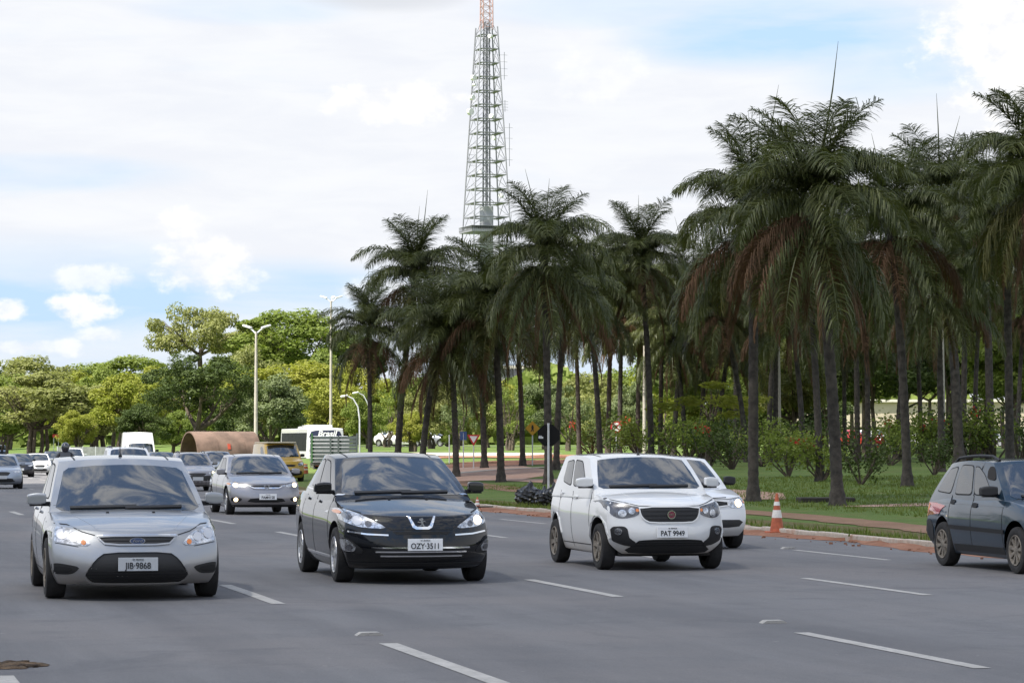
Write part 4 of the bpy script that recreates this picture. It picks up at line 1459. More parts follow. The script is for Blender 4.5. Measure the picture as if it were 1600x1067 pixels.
    for i, (px, Y, pm, th, lab) in enumerate(((648, 262, white2, 60, 'white parked car, first from the left in the far row'), (668, 258, white2, 75, 'white parked car, second from the left in the far row'), (686, 262, red, 70, 'red parked car, third from the left in the far row'), (706, 259, silver, 65, 'silver parked car, fourth from the left in the far row'),
                                            (1460, 255, white2, 66, 'white parked car right of the red car beyond the lawn'), (1580, 252, silver, 62, 'silver parked car at the right edge beyond the lawn'))):
        far(pm, px, Y, lab, 1.48, .85, 4.2, theta=th, plate=False, group='cars parked beyond the lawn')


build_cars()

# ------------------------------------------------------------------ palms
FRONDS = {}


def frond_mesh(kind, seed):
    """a feather leaf growing from the origin towards +x; leaflets hang with gravity"""
    rr = random.Random(seed * 31 + hash(kind[0]) % 1 + {'up': 1, 'mid': 2, 'low': 3, 'hang': 4, 'dead': 5}[kind] * 101)
    L, e0, e1 = {'up': (2.75, 84, 22), 'mid': (2.9, 58, -48), 'low': (3.15, 26, -84), 'hang': (3.3, -22, -90), 'dead': (3.3, -50, -91)}[kind]
    L *= rr.uniform(.88, 1.12)
    e0 += rr.uniform(-9, 9)
    e1 += rr.uniform(-10, 6)
    n = 26
    pts, p = [], Vector((0, 0, 0))
    for i in range(n + 1):
        f = i / n
        pts.append(p.copy())
        e = rad(e0 + (e1 - e0) * f ** 1.25)
        side = math.sin(f * 2.2) * .05 * rr.uniform(.6, 1.4)
        p = p + Vector((math.cos(e), side, math.sin(e))) * (L / n)
    mb = MB()
    mb.tube(pts, [.028 - .024 * i / n for i in range(n + 1)], 4, False)
    m = 112 if kind != 'dead' else 60
    V, Fc = [], []
    dr = {'up': .35, 'mid': .7, 'low': 1.2, 'hang': 1.5, 'dead': 2.2}[kind]
    for i in range(m):
        f = .10 + .90 * (i + rr.random() * .6) / m
        q = f * n
        k = min(int(q), n - 1)
        o = pts[k].lerp(pts[k + 1], q - k)
        t = (pts[k + 1] - pts[k]).normalized()
        up = Vector((0, 1, 0)).cross(t) * -1
        ln = (.74 if kind != 'dead' else .42) * (math.sin(math.pi * min(1, f * .86 + .12)) ** .6) * rr.uniform(.8, 1.2)
        for sg in (-1, 1):
            lift = rr.uniform(-.35, .55)
            d = (Vector((0, sg, 0)) * .80 + t * rr.uniform(.35, .75) + up * lift).normalized()
            if kind == 'dead':
                d = (Vector((0, sg, 0)) * .35 + t * .9 + up * lift * .4).normalized()
            w = rr.uniform(.009, .016)
            a = o
            b = o + d * ln * .45
            d2 = (d + Vector((0, 0, -1)) * dr * rr.uniform(.6, 1.3)).normalized()
            c = b + d2 * ln * .35
            d3 = (d2 + Vector((0, 0, -1)) * dr).normalized()
            e = c + d3 * ln * .30
            s = d.cross(Vector((0, 0, 1)))
            s = (s.normalized() if s.length > .05 else Vector((1, 0, 0))) * .6 + Vector((0, 0, rr.uniform(-.6, .6)))
            s = s.normalized() * w
            x = len(V)
            V += [a - s * .5, a + s * .5, b - s, b + s, c - s * .8, c + s * .8, e]
            Fc += [(x, x + 1, x + 3, x + 2), (x + 2, x + 3, x + 5, x + 4), (x + 4, x + 5, x + 6)]
    mb.add(V, Fc)
    mn = {'up': 'frond', 'mid': 'frond', 'low': 'frond', 'hang': 'frond', 'dead': 'frond_dead'}[kind]
    if kind == 'hang' and seed == 0: mn = 'frond_yellow'
    if kind == 'hang' and seed == 3: mn = 'frond_dead'
    return mb.mesh('frond', MATS[mn], fix=False)


for kd, nv in (('up', 4), ('mid', 6), ('low', 5), ('hang', 4), ('dead', 3)):
    FRONDS[kd] = [frond_mesh(kd, i) for i in range(nv)]
mbs = MB()
mbs.tube([(0, 0, 0), (.02, 0, 1.2), (.07, 0, 2.3), (.16, 0, 3.3)], [.035, .028, .018, .004], 5)
SPEAR = mbs.mesh('spear_leaf', MATS['frond'])

ORD = ['first', 'second', 'third', 'fourth', 'fifth', 'sixth', 'seventh', 'eighth', 'ninth', 'tenth', 'eleventh', 'twelfth', 'thirteenth', 'fourteenth', 'fifteenth', 'sixteenth', 'seventeenth', 'eighteenth', 'nineteenth', 'twentieth',
       'twenty-first', 'twenty-second', 'twenty-third', 'twenty-fourth', 'twenty-fifth', 'twenty-sixth', 'twenty-seventh', 'twenty-eighth', 'twenty-ninth', 'thirtieth', 'thirty-first', 'thirty-second', 'thirty-third', 'thirty-fourth', 'thirty-fifth', 'thirty-sixth', 'thirty-seventh', 'thirty-eighth', 'thirty-ninth', 'fortieth', 'forty-first', 'forty-second', 'forty-third', 'forty-fourth', 'forty-fifth', 'forty-sixth']


def palm(bx, by, cx, cy, k, size=1.0, Y=None, seed=0, dead=5, tr=.16, hang=9, low=11, extra=''):
    """base pixel, crown pixel (where the leaves leave the trunk)"""
    rr = random.Random(seed * 77 + int(bx))
    b = gp(bx, by) if Y is None else on(bx, Y)
    c = at(cx, cy + 16 * size, b.y + rr.uniform(-.5, .5))
    root = empty('palm_tree', b, 0)
    h = c - b
    n = 16
    bend = Vector((h.x * .35, h.y * .3, 0))
    pts = []
    for i in range(n + 1):
        f = i / n
        q = h * f - bend * (math.sin(math.pi * f) * .45)
        pts.append(Vector((q.x, q.y, q.z - (.15 if i == 0 else 0))))
    mb = MB()
    P2, R2 = [], []
    m = 70
    for i in range(m + 1):
        f = i / m * n
        j = min(int(f), n - 1)
        P2.append(pts[j].lerp(pts[j + 1], f - j))
        g = i / m
        r = tr * size * (1.18 - .28 * g) + (.10 * size * max(0, 1 - g * 14))
        if g > .90: r *= 1.25
        R2.append(r * (1.07 if i % 2 else .95))
    mb.tube(P2, R2, 12)
    mb.build('trunk', MATS['palm_bark'], root, True)
    top = pts[-1]

    def put(kind, az, dz, sc):
        m_ = rr.choice(FRONDS[kind])
        o = obj('frond', m_, root, (top.x, top.y, top.z + dz), (rr.uniform(-.12, .12), rr.uniform(-.10, .10), az), (sc, sc, sc))
        return o
    ga = rr.uniform(0, 6)
    i = 0
    for kind, num, dz in (('up', 8, .25), ('mid', 13, .12), ('low', low, -.05), ('hang', hang, -.30), ('dead', dead, -.55)):
        for q in range(num):
            az = ga + i * 2.39996 + rr.uniform(-.25, .25)
            put(kind, az, dz + rr.uniform(-.12, .12), size * rr.uniform(.88, 1.1) * (1.0 if kind != 'dead' else rr.uniform(.75, 1.1)))
            i += 1
    for q in range(rr.choice((1, 1, 2, 3))):
        obj('spear_leaf', SPEAR, root, (top.x, top.y, top.z + .2), (rr.uniform(-.22, .22), rr.uniform(-.22, .22), rr.uniform(0, 6)), (size, size, size * rr.uniform(.8, 1.15)))
    # old leaf bases below the crown
    mb = MB()
    for q in range(26):
        a = rr.uniform(0, 6.28)
        z = top.z - rr.uniform(.0, .9) * size
        p0 = Vector((top.x + .13 * size * math.cos(a), top.y + .13 * size * math.sin(a), z))
        mb.tube([p0, p0 + Vector((math.cos(a) * .14, math.sin(a) * .14, .22)) * size], [.035 * size, .012 * size], 5)
    mb.build('leaf_bases', MATS['palm_bark'], root)
    return root


PALMS = [  # base px, base py, crown px, crown py, size, depth or None
    (579, 0, 576, 506, .80, 124), (620, 0, 650, 418, 1.10, 128), (657, 0, 690, 512, .95, 112),
    (713, 745, 704, 512, 1.0, None), (757, 731, 745, 478, 1.05, None), (783, 753, 772, 462, 1.05, None), (817, 728, 806, 470, .95, None),
    (857, 757, 850, 385, 1.05, None), (869, 734, 884, 452, 1.0, None), (938, 722, 918, 448, 1.05, None),
    (968, 715, 972, 470, 1.0, None), (996, 713, 1002, 440, 1.0, None), (1018, 722, 1002, 388, 1.15, None), (1072, 716, 1052, 505, 1.0, None),
    (1095, 714, 1108, 475, 1.0, None), (1168, 722, 1126, 470, .95, None), (1177, 783, 1178, 330, 1.0, None), (1256, 726, 1236, 470, 1.0, None),
    (1281, 752, 1262, 400, .9, None), (1309, 790, 1272, 306, 1.05, None), (1357, 722, 1352, 470, 1.0, None), (1418, 760, 1392, 342, 1.0, None),
    (1471, 737, 1466, 440, .95, None), (1499, 727, 1468, 300, 1.45, None), (1522, 715, 1532, 440, 1.0, None), (1578, 735, 1572, 340, 1.25, None),
    (1640, 760, 1625, 262, 1.2, None), (1590, 712, 1600, 470, 1.0, None), (1440, 716, 1430, 480, .95, None), (1320, 716, 1318, 500, .9, None), (1052, 716, 1078, 432, 1.05, None), (1212, 721, 1212, 440, 1.0, None), (1548, 722, 1538, 322, 1.3, None), (1120, 716, 1140, 520, .9, None), (905, 713, 898, 480, 1.0, None), (950, 713, 958, 425, 1.05, None), (1032, 714, 1035, 465, 1.0, None), (1150, 717, 1150, 415, 1.05, None), (1340, 718, 1335, 400, 1.1, None), (1400, 718, 1440, 390, 1.1, None), (1505, 719, 1512, 370, 1.15, None), (1200, 718, 1222, 372, 1.0, None)]


def build_palms():
    order = sorted(range(len(PALMS)), key=lambda i: PALMS[i][0])
    for i, (bx, by, cx, cy, s, Y) in enumerate(PALMS):
        rk = order.index(i)
        r = palm(bx, by, cx, cy, 0, s, Y, i + 1, dead=5 + (i * 5) % 4, tr=.125 if s < 1.3 else .14, hang=12 + i % 4)
        tag(r, 'dark feathery palm on the lawn, %s from the left by its trunk' % ORD[rk], 'palm', 'palms on the lawn')


build_palms()


# ------------------------------------------------------------------ broadleaf trees
def crown_mesh(name, seed, clumps, per, leaf, flat, mn, rc=(.20, .34)):
    rr = random.Random(seed)
    V, Fc = [], []
    cs = []
    for i in range(clumps):
        a = rr.uniform(0, 6.283)
        z = rr.uniform(-.75, .95)
        rho = math.sqrt(max(0, 1 - z * z)) * rr.uniform(.45, .92) ** .6
        if i % 6 == 0: rho *= .4
        cs.append((rho * math.cos(a), rho * math.sin(a), z * flat * rr.uniform(.7, .95), rr.uniform(*rc)))
    for (x, y, z, r) in cs:
        for _ in range(per):
            while True:
                d = Vector((rr.gauss(0, 1), rr.gauss(0, 1), rr.gauss(0, 1)))
                if d.length > .01: break
            d.normalize()
            q = r * rr.uniform(.55, 1.05)
            c = Vector((x, y, z)) + Vector((d.x * q, d.y * q, d.z * q * .72))
            nrm = (d * .7 + Vector((rr.gauss(0, .6), rr.gauss(0, .6), rr.gauss(.5, .5)))).normalized()
            u = nrm.orthogonal().normalized()
            u = Matrix.Rotation(rr.uniform(0, 6.28), 3, nrm) @ u
            v = nrm.cross(u)
            s = leaf * rr.uniform(.6, 1.3)
            b = len(V)
            V += [c - u * s, c - v * s * .5, c + u * s, c + v * s * .5]
            Fc.append((b, b + 1, b + 2, b + 3))
    return mesh_of(name, V, Fc, MATS[mn])


CROWN = {}
for mn in ('leaf_green', 'leaf_yellow', 'leaf_olive', 'leaf_dark', 'leaf_grey'):
    CROWN[mn] = [crown_mesh('crown', hash_ + 5, 56, 300, .042, .95, mn) for hash_ in (len(mn), len(mn) * 3 + 1)]
CROWN['umbrella'] = [crown_mesh('crown', 91, 32, 320, .030, .42, 'leaf_olive', (.15, .26)), crown_mesh('crown', 95, 30, 320, .030, .42, 'leaf_olive', (.15, .26))]
CROWN['fine'] = [crown_mesh('crown', 191, 80, 230, .030, .9, 'leaf_dark', (.12, .24)), crown_mesh('crown', 197, 80, 230, .030, .9, 'leaf_olive', (.12, .24))]
CROWN['sparse'] = [crown_mesh('crown', 291, 22, 120, .040, .9, 'leaf_green', (.16, .30)), crown_mesh('crown', 297, 24, 120, .040, .9, 'leaf_grey', (.16, .30))]
CROWN['fiery'] = [crown_mesh('crown', 391, 18, 120, .05, .9, 'leaf_yellow', (.2, .3))]
TREE_N = {}


def tree(px, ytop, ybot, wpx, Y, kind, label, group, stems=1, tx=None, trunk=.2, v=None, depth=None):
    """crown box in pixels at depth Y"""
    rr = random.Random(int(px * 13 + ytop))
    s = F / Y
    c = at(px, (ytop + ybot) / 2, Y)
    rx = wpx / 2 / s
    rz = (ybot - ytop) / 2 / s
    b = on(tx if tx is not None else px + rr.uniform(-.08, .08) * wpx, Y)
    root = empty('tree', b)
    tag(root, label, 'tree', group)
    vs = CROWN[kind]
    k = TREE_N.get(kind, 0)
    TREE_N[kind] = k + 1
    flat = .42 if kind == 'umbrella' else .95
    obj('crown', vs[(k if v is None else v) % len(vs)], root, c - b, (0, 0, rr.uniform(0, 6.28)), (rx * .98, (depth or rx) * .98, rz / flat * .95))
    mb = MB()
    cl = c - b
    for q in range(stems):
        off = Vector((rr.uniform(-.4, .4), rr.uniform(-.4, .4), 0)) * (stems > 1) * rx * .35
        fork = Vector((cl.x * .35, cl.y * .35, max(.8, cl.z - rz * rr.uniform(.75, 1.0)))) + off * 1.3
        mb.tube([off + Vector((0, 0, -.2)), off * 1.1 + Vector((fork.x * .4, fork.y * .4, fork.z * .5)), fork], [trunk * 1.35, trunk, trunk * .8], 8)
        for j in range(6 if stems == 1 else 4):
            a = rr.uniform(0, 6.28)
            e = cl + Vector((math.cos(a) * rx * rr.uniform(.35, .8), math.sin(a) * rx * rr.uniform(.35, .8), rz * rr.uniform(-.5, .55)))
            mid = fork.lerp(e, .45) + Vector((0, 0, -rz * .12))
            mb.tube([fork - Vector((0, 0, .1)), mid, e], [trunk * .62, trunk * .36, trunk * .10], 6)
            for w in range(3):
                e2 = mid.lerp(e, rr.uniform(.2, .9)) + Vector((rr.gauss(0, rx * .22), rr.gauss(0, rx * .22), rr.uniform(0, rz * .4)))
                mb.tube([mid.lerp(e, .2), e2], [trunk * .22, trunk * .05], 5)
    mb.build('trunk', MATS['bark'], root, True)
    return root


def build_trees():
    g1, g2, g3 = 'trees lining the far left of the road', 'trees behind the palms', 'trees at the back of the lawn on the right'
    tree(300, 478, 560, 160, 330, 'umbrella', 'tall umbrella-crowned tree rising behind the others, sky showing through its limbs', g1, 1, 318, .35)
    tree(55, 556, 640, 150, 330, 'leaf_olive', 'olive tree at the far left, topmost of the left edge trees', g1)
    tree(190, 555, 640, 180, 340, 'leaf_green', 'green tree crest behind the yellow-green roadside tree', g1)
    tree(60, 580, 675, 190, 250, 'leaf_olive', 'broad pale olive tree with many stems above the motorcyclist', g1, 6, 52, .17)
    tree(150, 600, 690, 110, 255, 'leaf_olive', 'dusty olive roadside tree just right of the motorcyclist', g1, 3, 150, .25)
    tree(205, 578, 685, 130, 245, 'leaf_yellow', 'bright yellow-green tree left of the dark spreading tree', g1, 3, 190, .25)
    tree(120, 640, 700, 70, 235, 'leaf_yellow', 'low yellow-green tree behind the white roadside car', g1, 2, 125, .2)
    tree(310, 540, 672, 190, 175, 'fine', 'dark spreading tree with black forked trunk above the big pipe', g1, 1, 308, .30, 0)
    tree(228, 630, 695, 90, 200, 'leaf_dark', 'dark tree behind the white van', g1, 2, 232, .2)
    tree(275, 640, 702, 70, 205, 'leaf_green', 'small fresh green tree behind the mouth of the pipe', g1, 1, 270, .15)
    tree(455, 483, 590, 200, 330, 'leaf_green', 'large domed green tree behind the two tall lamp posts', g1, 1, 470, .4, None)
    tree(390, 500, 580, 110, 340, 'leaf_olive', 'olive tree between the umbrella-crowned tree and the large domed tree', g1)
    tree(455, 560, 650, 190, 270, 'leaf_yellow', 'yellow-green tree between the two tall lamp posts', g1)
    tree(420, 585, 695, 120, 215, 'leaf_grey', 'grey-green leafy tree right of the shorter lamp post', g1, 1, 425, .25)
    tree(370, 620, 700, 80, 220, 'leaf_dark', 'dark small tree behind the large pipe', g1)
    tree(525, 590, 690, 110, 255, 'leaf_yellow', 'yellow-green tree right of the taller lamp post', g1)
    tree(560, 520, 610, 90, 330, 'leaf_dark', 'dark tree behind the leftmost palm crown', g1)
    tree(10, 610, 690, 110, 380, 'leaf_green', 'green tree closing the far end of the road', g1, 2)
    tree(-40, 560, 690, 120, 300, 'leaf_dark', 'dark tree cut by the left edge of the frame', g1, 2)
    fill = [(20, 585, 690, 120, 300, 'leaf_green'), (110, 575, 690, 120, 310, 'leaf_yellow'), (160, 572, 690, 110, 300, 'leaf_green'), (250, 570, 690, 120, 300, 'leaf_yellow'), (340, 560, 690, 130, 300, 'leaf_green'), (400, 540, 690, 120, 310, 'leaf_olive'), (500, 545, 690, 120, 305, 'leaf_green'), (540, 560, 690, 110, 300, 'leaf_yellow'),
            (600, 590, 695, 110, 300, 'leaf_yellow'), (660, 585, 695, 120, 310, 'leaf_green'), (725, 588, 695, 120, 300, 'leaf_olive'), (790, 590, 695, 110, 305, 'leaf_yellow'), (860, 596, 695, 110, 310, 'leaf_green'), (915, 580, 695, 120, 300, 'leaf_olive'), (975, 575, 695, 120, 300, 'leaf_green'), (1040, 560, 695, 130, 290, 'leaf_yellow')]
    for i, (px, yt, yb, w, Y, k) in enumerate(fill):
        tree(px, yt, yb, w, Y, k, 'tree in the rearmost green belt, %s from the left' % ORD[i], 'rearmost belt of trees', 2, None, .15)
    # lighter trees in the sunny ground behind the palms
    data = [(570, 610, 690, 70, 225, 'leaf_green', 'sparse'), (612, 600, 695, 80, 240, 'sparse', ''), (668, 596, 692, 84, 225, 'leaf_olive', ''), (720, 600, 695, 74, 215, 'sparse', ''), (765, 598, 692, 80, 235, 'leaf_olive', ''),
            (800, 596, 690, 70, 210, 'sparse', ''), (845, 592, 686, 90, 220, 'leaf_grey', ''), (892, 596, 694, 76, 205, 'sparse', ''), (940, 590, 690, 90, 230, 'leaf_olive', ''), (985, 595, 690, 80, 210, 'leaf_grey', ''),
            (1035, 590, 690, 84, 200, 'sparse', ''), (640, 640, 700, 60, 200, 'leaf_yellow', ''), (700, 640, 700, 54, 245, 'leaf_green', '')]
    order = sorted(range(len(data)), key=lambda i: data[i][0])
    for i, (px, yt, yb, w, Y, k, _) in enumerate(data):
        tree(px, yt, yb, w, Y, k, 'light-leaved tree in the sunlit ground behind the palms, %s from the left' % ORD[order.index(i)], g2, 1 + i % 3, None, .13)
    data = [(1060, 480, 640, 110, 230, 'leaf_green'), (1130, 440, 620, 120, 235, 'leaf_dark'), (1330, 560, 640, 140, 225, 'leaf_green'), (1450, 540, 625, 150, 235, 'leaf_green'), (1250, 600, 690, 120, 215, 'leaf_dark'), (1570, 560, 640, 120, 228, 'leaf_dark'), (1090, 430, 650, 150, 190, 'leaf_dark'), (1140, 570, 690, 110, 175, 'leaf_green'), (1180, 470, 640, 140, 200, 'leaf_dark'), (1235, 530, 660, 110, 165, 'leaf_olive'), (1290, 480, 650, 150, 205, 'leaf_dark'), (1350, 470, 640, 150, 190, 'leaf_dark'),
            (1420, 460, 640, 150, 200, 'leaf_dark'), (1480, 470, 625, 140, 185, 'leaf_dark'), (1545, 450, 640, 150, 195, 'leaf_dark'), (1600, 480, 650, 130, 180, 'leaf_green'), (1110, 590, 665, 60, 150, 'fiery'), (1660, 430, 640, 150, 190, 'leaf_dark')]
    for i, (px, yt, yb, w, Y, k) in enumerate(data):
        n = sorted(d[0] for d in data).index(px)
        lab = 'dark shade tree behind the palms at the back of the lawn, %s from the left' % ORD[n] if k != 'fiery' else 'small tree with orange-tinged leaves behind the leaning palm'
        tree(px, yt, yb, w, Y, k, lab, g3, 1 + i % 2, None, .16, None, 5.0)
    # a far wood closes the horizon
    rr = random.Random(5)
    V, Fc = [], []
    for i in range(42000):
        px = rr.uniform(-200, 1800)
        Y = rr.uniform(400, 450)
        top = 606 + 22 * math.sin(px * .013) + 12 * math.sin(px * .041 + 1)
        c = at(px, rr.uniform(top, 702), Y)
        s = rr.uniform(.5, 1.1)
        n_ = Vector((rr.gauss(0, .5), -1, rr.gauss(.5, .5))).normalized()
        u = n_.orthogonal().normalized()
        v_ = n_.cross(u)
        b = len(V)
        V += [c - u * s, c - v_ * s, c + u * s, c + v_ * s]
        Fc.append((b, b + 1, b + 2, b + 3))
    tag(obj('far_wood', mesh_of('far_wood', V, Fc, MATS['leaf_green'])), 'far belt of trees along the horizon', 'wood', kind='stuff')


build_trees()


def build_left_wood():  # trees out of view, added so the cars mirror something dark
    rr = random.Random(15)
    V, Fc = [], []
    for i in range(26000):
        if i % 2:
            Y = rr.uniform(-60, 150)
            X = XK(Y) - 62 + rr.uniform(-9, 9)
        else:
            X = rr.uniform(-60, 90)
            Y = -62 + rr.uniform(-9, 9)
        top = 11 + 3 * math.sin((Y + X) * .21) + 2 * math.sin((Y - X) * .53)
        c = Vector((X, Y, rr.uniform(.4, top)))
        if c.x / max(c.y, 1) * F > -840 and c.y > 0: continue
        s = rr.uniform(.25, .6)
        n_ = Vector((1 if i % 2 else 0, 0 if i % 2 else 1, 0)) + Vector((rr.gauss(0, .4), rr.gauss(0, .4), rr.gauss(.4, .5)))
        n_ = n_.normalized()
        u = n_.orthogonal().normalized()
        v_ = n_.cross(u)
        b = len(V)
        V += [c - u * s, c - v_ * s, c + u * s, c + v_ * s]
        Fc.append((b, b + 1, b + 2, b + 3))
    tag(obj('added_wood', mesh_of('added_wood', V, Fc, MATS['leaf_dark'])), 'belt of trees added out of view, mirrored dark in the car sides', 'wood', kind='stuff')


build_left_wood()


def shrub_meshes(seed, flowers, leaves):
    rr = random.Random(seed)
    st = MB()
    LV, LF, PV, PF = [], [], [], []
    def quad(V, Fc, c, s):
        n_ = Vector((rr.gauss(0, 1), rr.gauss(0, 1), rr.gauss(.4, 1))).normalized()
        u = n_.orthogonal().normalized()
        w = n_.cross(u)
        b = len(V)
        V += [c - u * s, c - w * s * .6, c + u * s, c + w * s * .6]
        Fc.append((b, b + 1, b + 2, b + 3))
    for i in range(9):
        a = rr.uniform(0, 6.28)
        sp = rr.uniform(.3, .9)
        tip = Vector((math.cos(a) * sp, math.sin(a) * sp, rr.uniform(.8, 1.5)))
        mid = tip * .5 + Vector((rr.gauss(0, .08), rr.gauss(0, .08), -.05))
        st.tube([(0, 0, -.05), mid, tip], [.035, .022, .008], 5)
        for j in range(leaves):
            f = rr.uniform(.4, 1.1)
            quad(LV, LF, mid.lerp(tip, (f - .4) / .6) + Vector((rr.gauss(0, .16), rr.gauss(0, .16), rr.gauss(0, .13))), rr.uniform(.035, .07))
        if i < flowers:
            for j in range(26):
                quad(PV, PF, tip + Vector((rr.gauss(0, .07), rr.gauss(0, .07), rr.gauss(0, .07))), rr.uniform(.03, .055))
    return st.mesh('stems', MATS['bark']), mesh_of('foliage', LV, LF, MATS['leaf_dark' if seed % 2 else 'leaf_green']), mesh_of('flowers', PV, PF, MATS['petal_red'])


def build_shrubs():
    kinds = [shrub_meshes(1, 1, 90), shrub_meshes(2, 2, 110), shrub_meshes(3, 1, 40), shrub_meshes(4, 2, 120), shrub_meshes(5, 1, 110)]
    spots = [(955, 716, 2.0), (1000, 719, 1.9), (1040, 722, 1.8), (1075, 724, 2.0), (1110, 728, 1.8), (1145, 733, 1.6), (1192, 729, 1.8), (1217, 720, 1.7), (1285, 752, 1.5), (1262, 728, 1.9), (1345, 757, 1.4),
             (1390, 727, 1.7), (1340, 724, 1.8), (1440, 722, 2.2), (1475, 720, 2.3), (1515, 722, 2.4), (1555, 722, 2.4), (1593, 724, 2.4), (1232, 745, 1.5), (1460, 742, 1.2), (925, 712, 1.8), (1095, 716, 2.2), (1160, 718, 2.2), (1415, 718, 2.2), (1535, 716, 2.4)]
    xs = sorted(s[0] for s in spots)
    for i, (px, py, s) in enumerate(spots):
        b = gp(px, py)
        root = empty('shrub', b, i * 1.7)
        root.scale = (s * .85, s * .85, s * .78)
        tag(root, ('red-flowered shrub on the lawn, %s shrub from the left' if i % 5 in (0, 3) else 'leafy shrub on the lawn, %s shrub from the left') % ORD[xs.index(px)], 'shrub', 'shrubs on the lawn')
        k = kinds[i % 5]
        for nm, me in zip(('stems', 'foliage', 'flowers'), k):
            if nm == 'flowers' and i % 5 not in (0, 3): continue
            o = obj(nm, me, root)
            if nm != 'stems': o['kind'] = 'stuff'


build_shrubs()


# ------------------------------------------------------------------ tower, lamps, signs, buildings
def build_tower():
    Y = 1000.0
    s = F / Y
    b = at(760, 690, Y)
    b.z = land(b.x, b.y)
    root = empty('lattice_tower', b, rad(18))
    tag(root, 'tall pale steel lattice broadcasting tower rising behind the palms', 'tower')
    def half(z):         # half width of the truss at height z
        return float(np.interp(z, [0, 60, 75, 148, 150, 185], [10.5, 8.1, 7.4, 3.35, 2.1, 1.7]))
    zs = [20 + 5.0 * i for i in range(27)]
    zs = [z for z in zs if z <= 148]
    for q in range(4):
        a = q * math.pi / 2 + math.pi / 4
        mb = MB()
        pts = [(half(z) * 1.3 * math.cos(a), half(z) * 1.3 * math.sin(a), z) for z in [0] + zs + [148]]
        mb.tube(pts, .25, 5)
        mb.build('leg', MATS['tower_steel'], root)
    def corner(q, z):
        a = q * math.pi / 2 + math.pi / 4
        h = half(z) * 1.3
        return Vector((h * math.cos(a), h * math.sin(a), z))
    mb = MB()
    for z in zs:
        for q in range(4):
            p0, p1 = corner(q, z), corner(q + 1, z)
            mb.tube([p0, p1], .13, 4)
            t0, t1 = corner(q, z + 5), corner(q + 1, z + 5)
            if z + 5 <= 150:
                m = (t0 + t1) / 2
                mb.tube([p0, m], .10, 4)
                mb.tube([p1, m], .10, 4)
    o = mb.build('bracing', MATS['tower_steel'], root, fix=False)
    o['kind'] = 'stuff'
    rr = random.Random(8)
    for z in zs:
        mb = MB()
        h = half(z) * .92
        for sx in (-1, 1):
            mb.box((sx * h * .75, 0, z), (h * .4, h * 1.9, .12))
            mb.tube([(sx * h, -h, z + 1.0), (sx * h, h, z + 1.0)], .05, 4)
        mb.box((0, -h * .75, z), (h * 1.1, h * .4, .12))
        mb.box((0, h * .75, z), (h * 1.1, h * .4, .12))
        mb.build('gangway', MATS['tower_steel'], root)
    mb = MB()
    for q in range(6):
        a = q * math.pi / 3
        mb.tube([(1.5 * math.cos(a), 1.5 * math.sin(a), 70), (1.1 * math.cos(a), 1.1 * math.sin(a), 150)], .16, 5)
    for z in np.arange(84, 150, 2.2):
        for q in range(6):
            a, a2 = q * math.pi / 3, (q + 1) * math.pi / 3
            mb.tube([(1.4 * math.cos(a), 1.4 * math.sin(a), z), (1.4 * math.cos(a2), 1.4 * math.sin(a2), z + 2.2)], .07, 4)
    mb.box((.3, .3, 115), (.5, .5, 66))
    mb.build('ladder_shaft', MATS['tower_steel'], root, fix=False)
    mb = MB()
    mb.box((0, 0, 42), (4.0, 4.0, 84), bev=.3)
    mb.build('lift_shaft', mat('shaft_grey', (.42, .44, .46), .7), root)
    mb = MB()
    mb.box((0, 0, 75), (15.5, 15.5, .9))
    mb.box((0, 0, 76.6), (15.9, 15.9, .12))
    for i in range(24):
        f = -7.8 + 15.6 * i / 23
        for sg in (-1, 1):
            mb.tube([(f, 7.8 * sg, 75), (f, 7.8 * sg, 76.6)], .06, 4)
            mb.tube([(7.8 * sg, f, 75), (7.8 * sg, f, 76.6)], .06, 4)
    mb.build('viewing_platform', MATS['tower_steel'], root)
    mb = MB()
    for q in range(4):
        a = q * math.pi / 2 + math.pi / 4
        mb.tube([(2.6 * math.cos(a), 2.6 * math.sin(a), 147), (2.1 * math.cos(a), 2.1 * math.sin(a), 190)], .2, 5)
    for z in np.arange(148, 190, 2.5):
        for q in range(4):
            a, a2 = q * math.pi / 2 + math.pi / 4, (q + 1) * math.pi / 2 + math.pi / 4
            mb.tube([(2.5 * math.cos(a), 2.5 * math.sin(a), z), (2.5 * math.cos(a2), 2.5 * math.sin(a2), z + 2.5)], .12, 4)
            mb.tube([(2.5 * math.cos(a), 2.5 * math.sin(a), z), (2.5 * math.cos(a2), 2.5 * math.sin(a2), z)], .12, 4)
    mb.build('red_mast', MATS['steel_red'], root, fix=False)
    for (px, py, r) in ((740, 122, 1.0), (738, 153, .9), (735, 175, 1.2), (741, 133, .5), (771, 216, .8), (783, 306, .8), (766, 57, .7), (768, 182, .8), (752, 268, .7)):
        w = at(px, py, Y - 4)
        p = root.matrix_basis.inverted() @ w
        mb = MB()
        mb.lathe([(.001, -.7), (r, -.7), (r, .6), (.3, .9), (.001, .9)], 'y', 16)
        mb.tube([(0, .9, 0), (Vector((0, 0, p.z)) - p).normalized() * 2.0], .12, 4)
        mb.build('dish_antenna', MATS['white_lamp'], root, False, p, (0, 0, -rad(18) + (.7 if px < 745 else -.5)))
    for (px, y0, y1) in ((742, 92, 130), (788, 82, 125), (796, 193, 260), (789, 157, 175), (733, 240, 262)):
        p0, p1 = root.matrix_basis.inverted() @ at(px, y0, Y), root.matrix_basis.inverted() @ at(px, y1, Y)
        mb = MB()
        mb.tube([p0, p1], .10, 4)
        for f in (.1, .35, .6, .85):
            q = p0.lerp(p1, f)
            mb.tube([q, q + Vector((1.3, .4, 0))], .06, 4)
            mb.tube([q, q + (Vector((0, 0, q.z)) - q) * .4], .05, 4)
        mb.build('whip_antenna', MATS['tower_steel'], root)


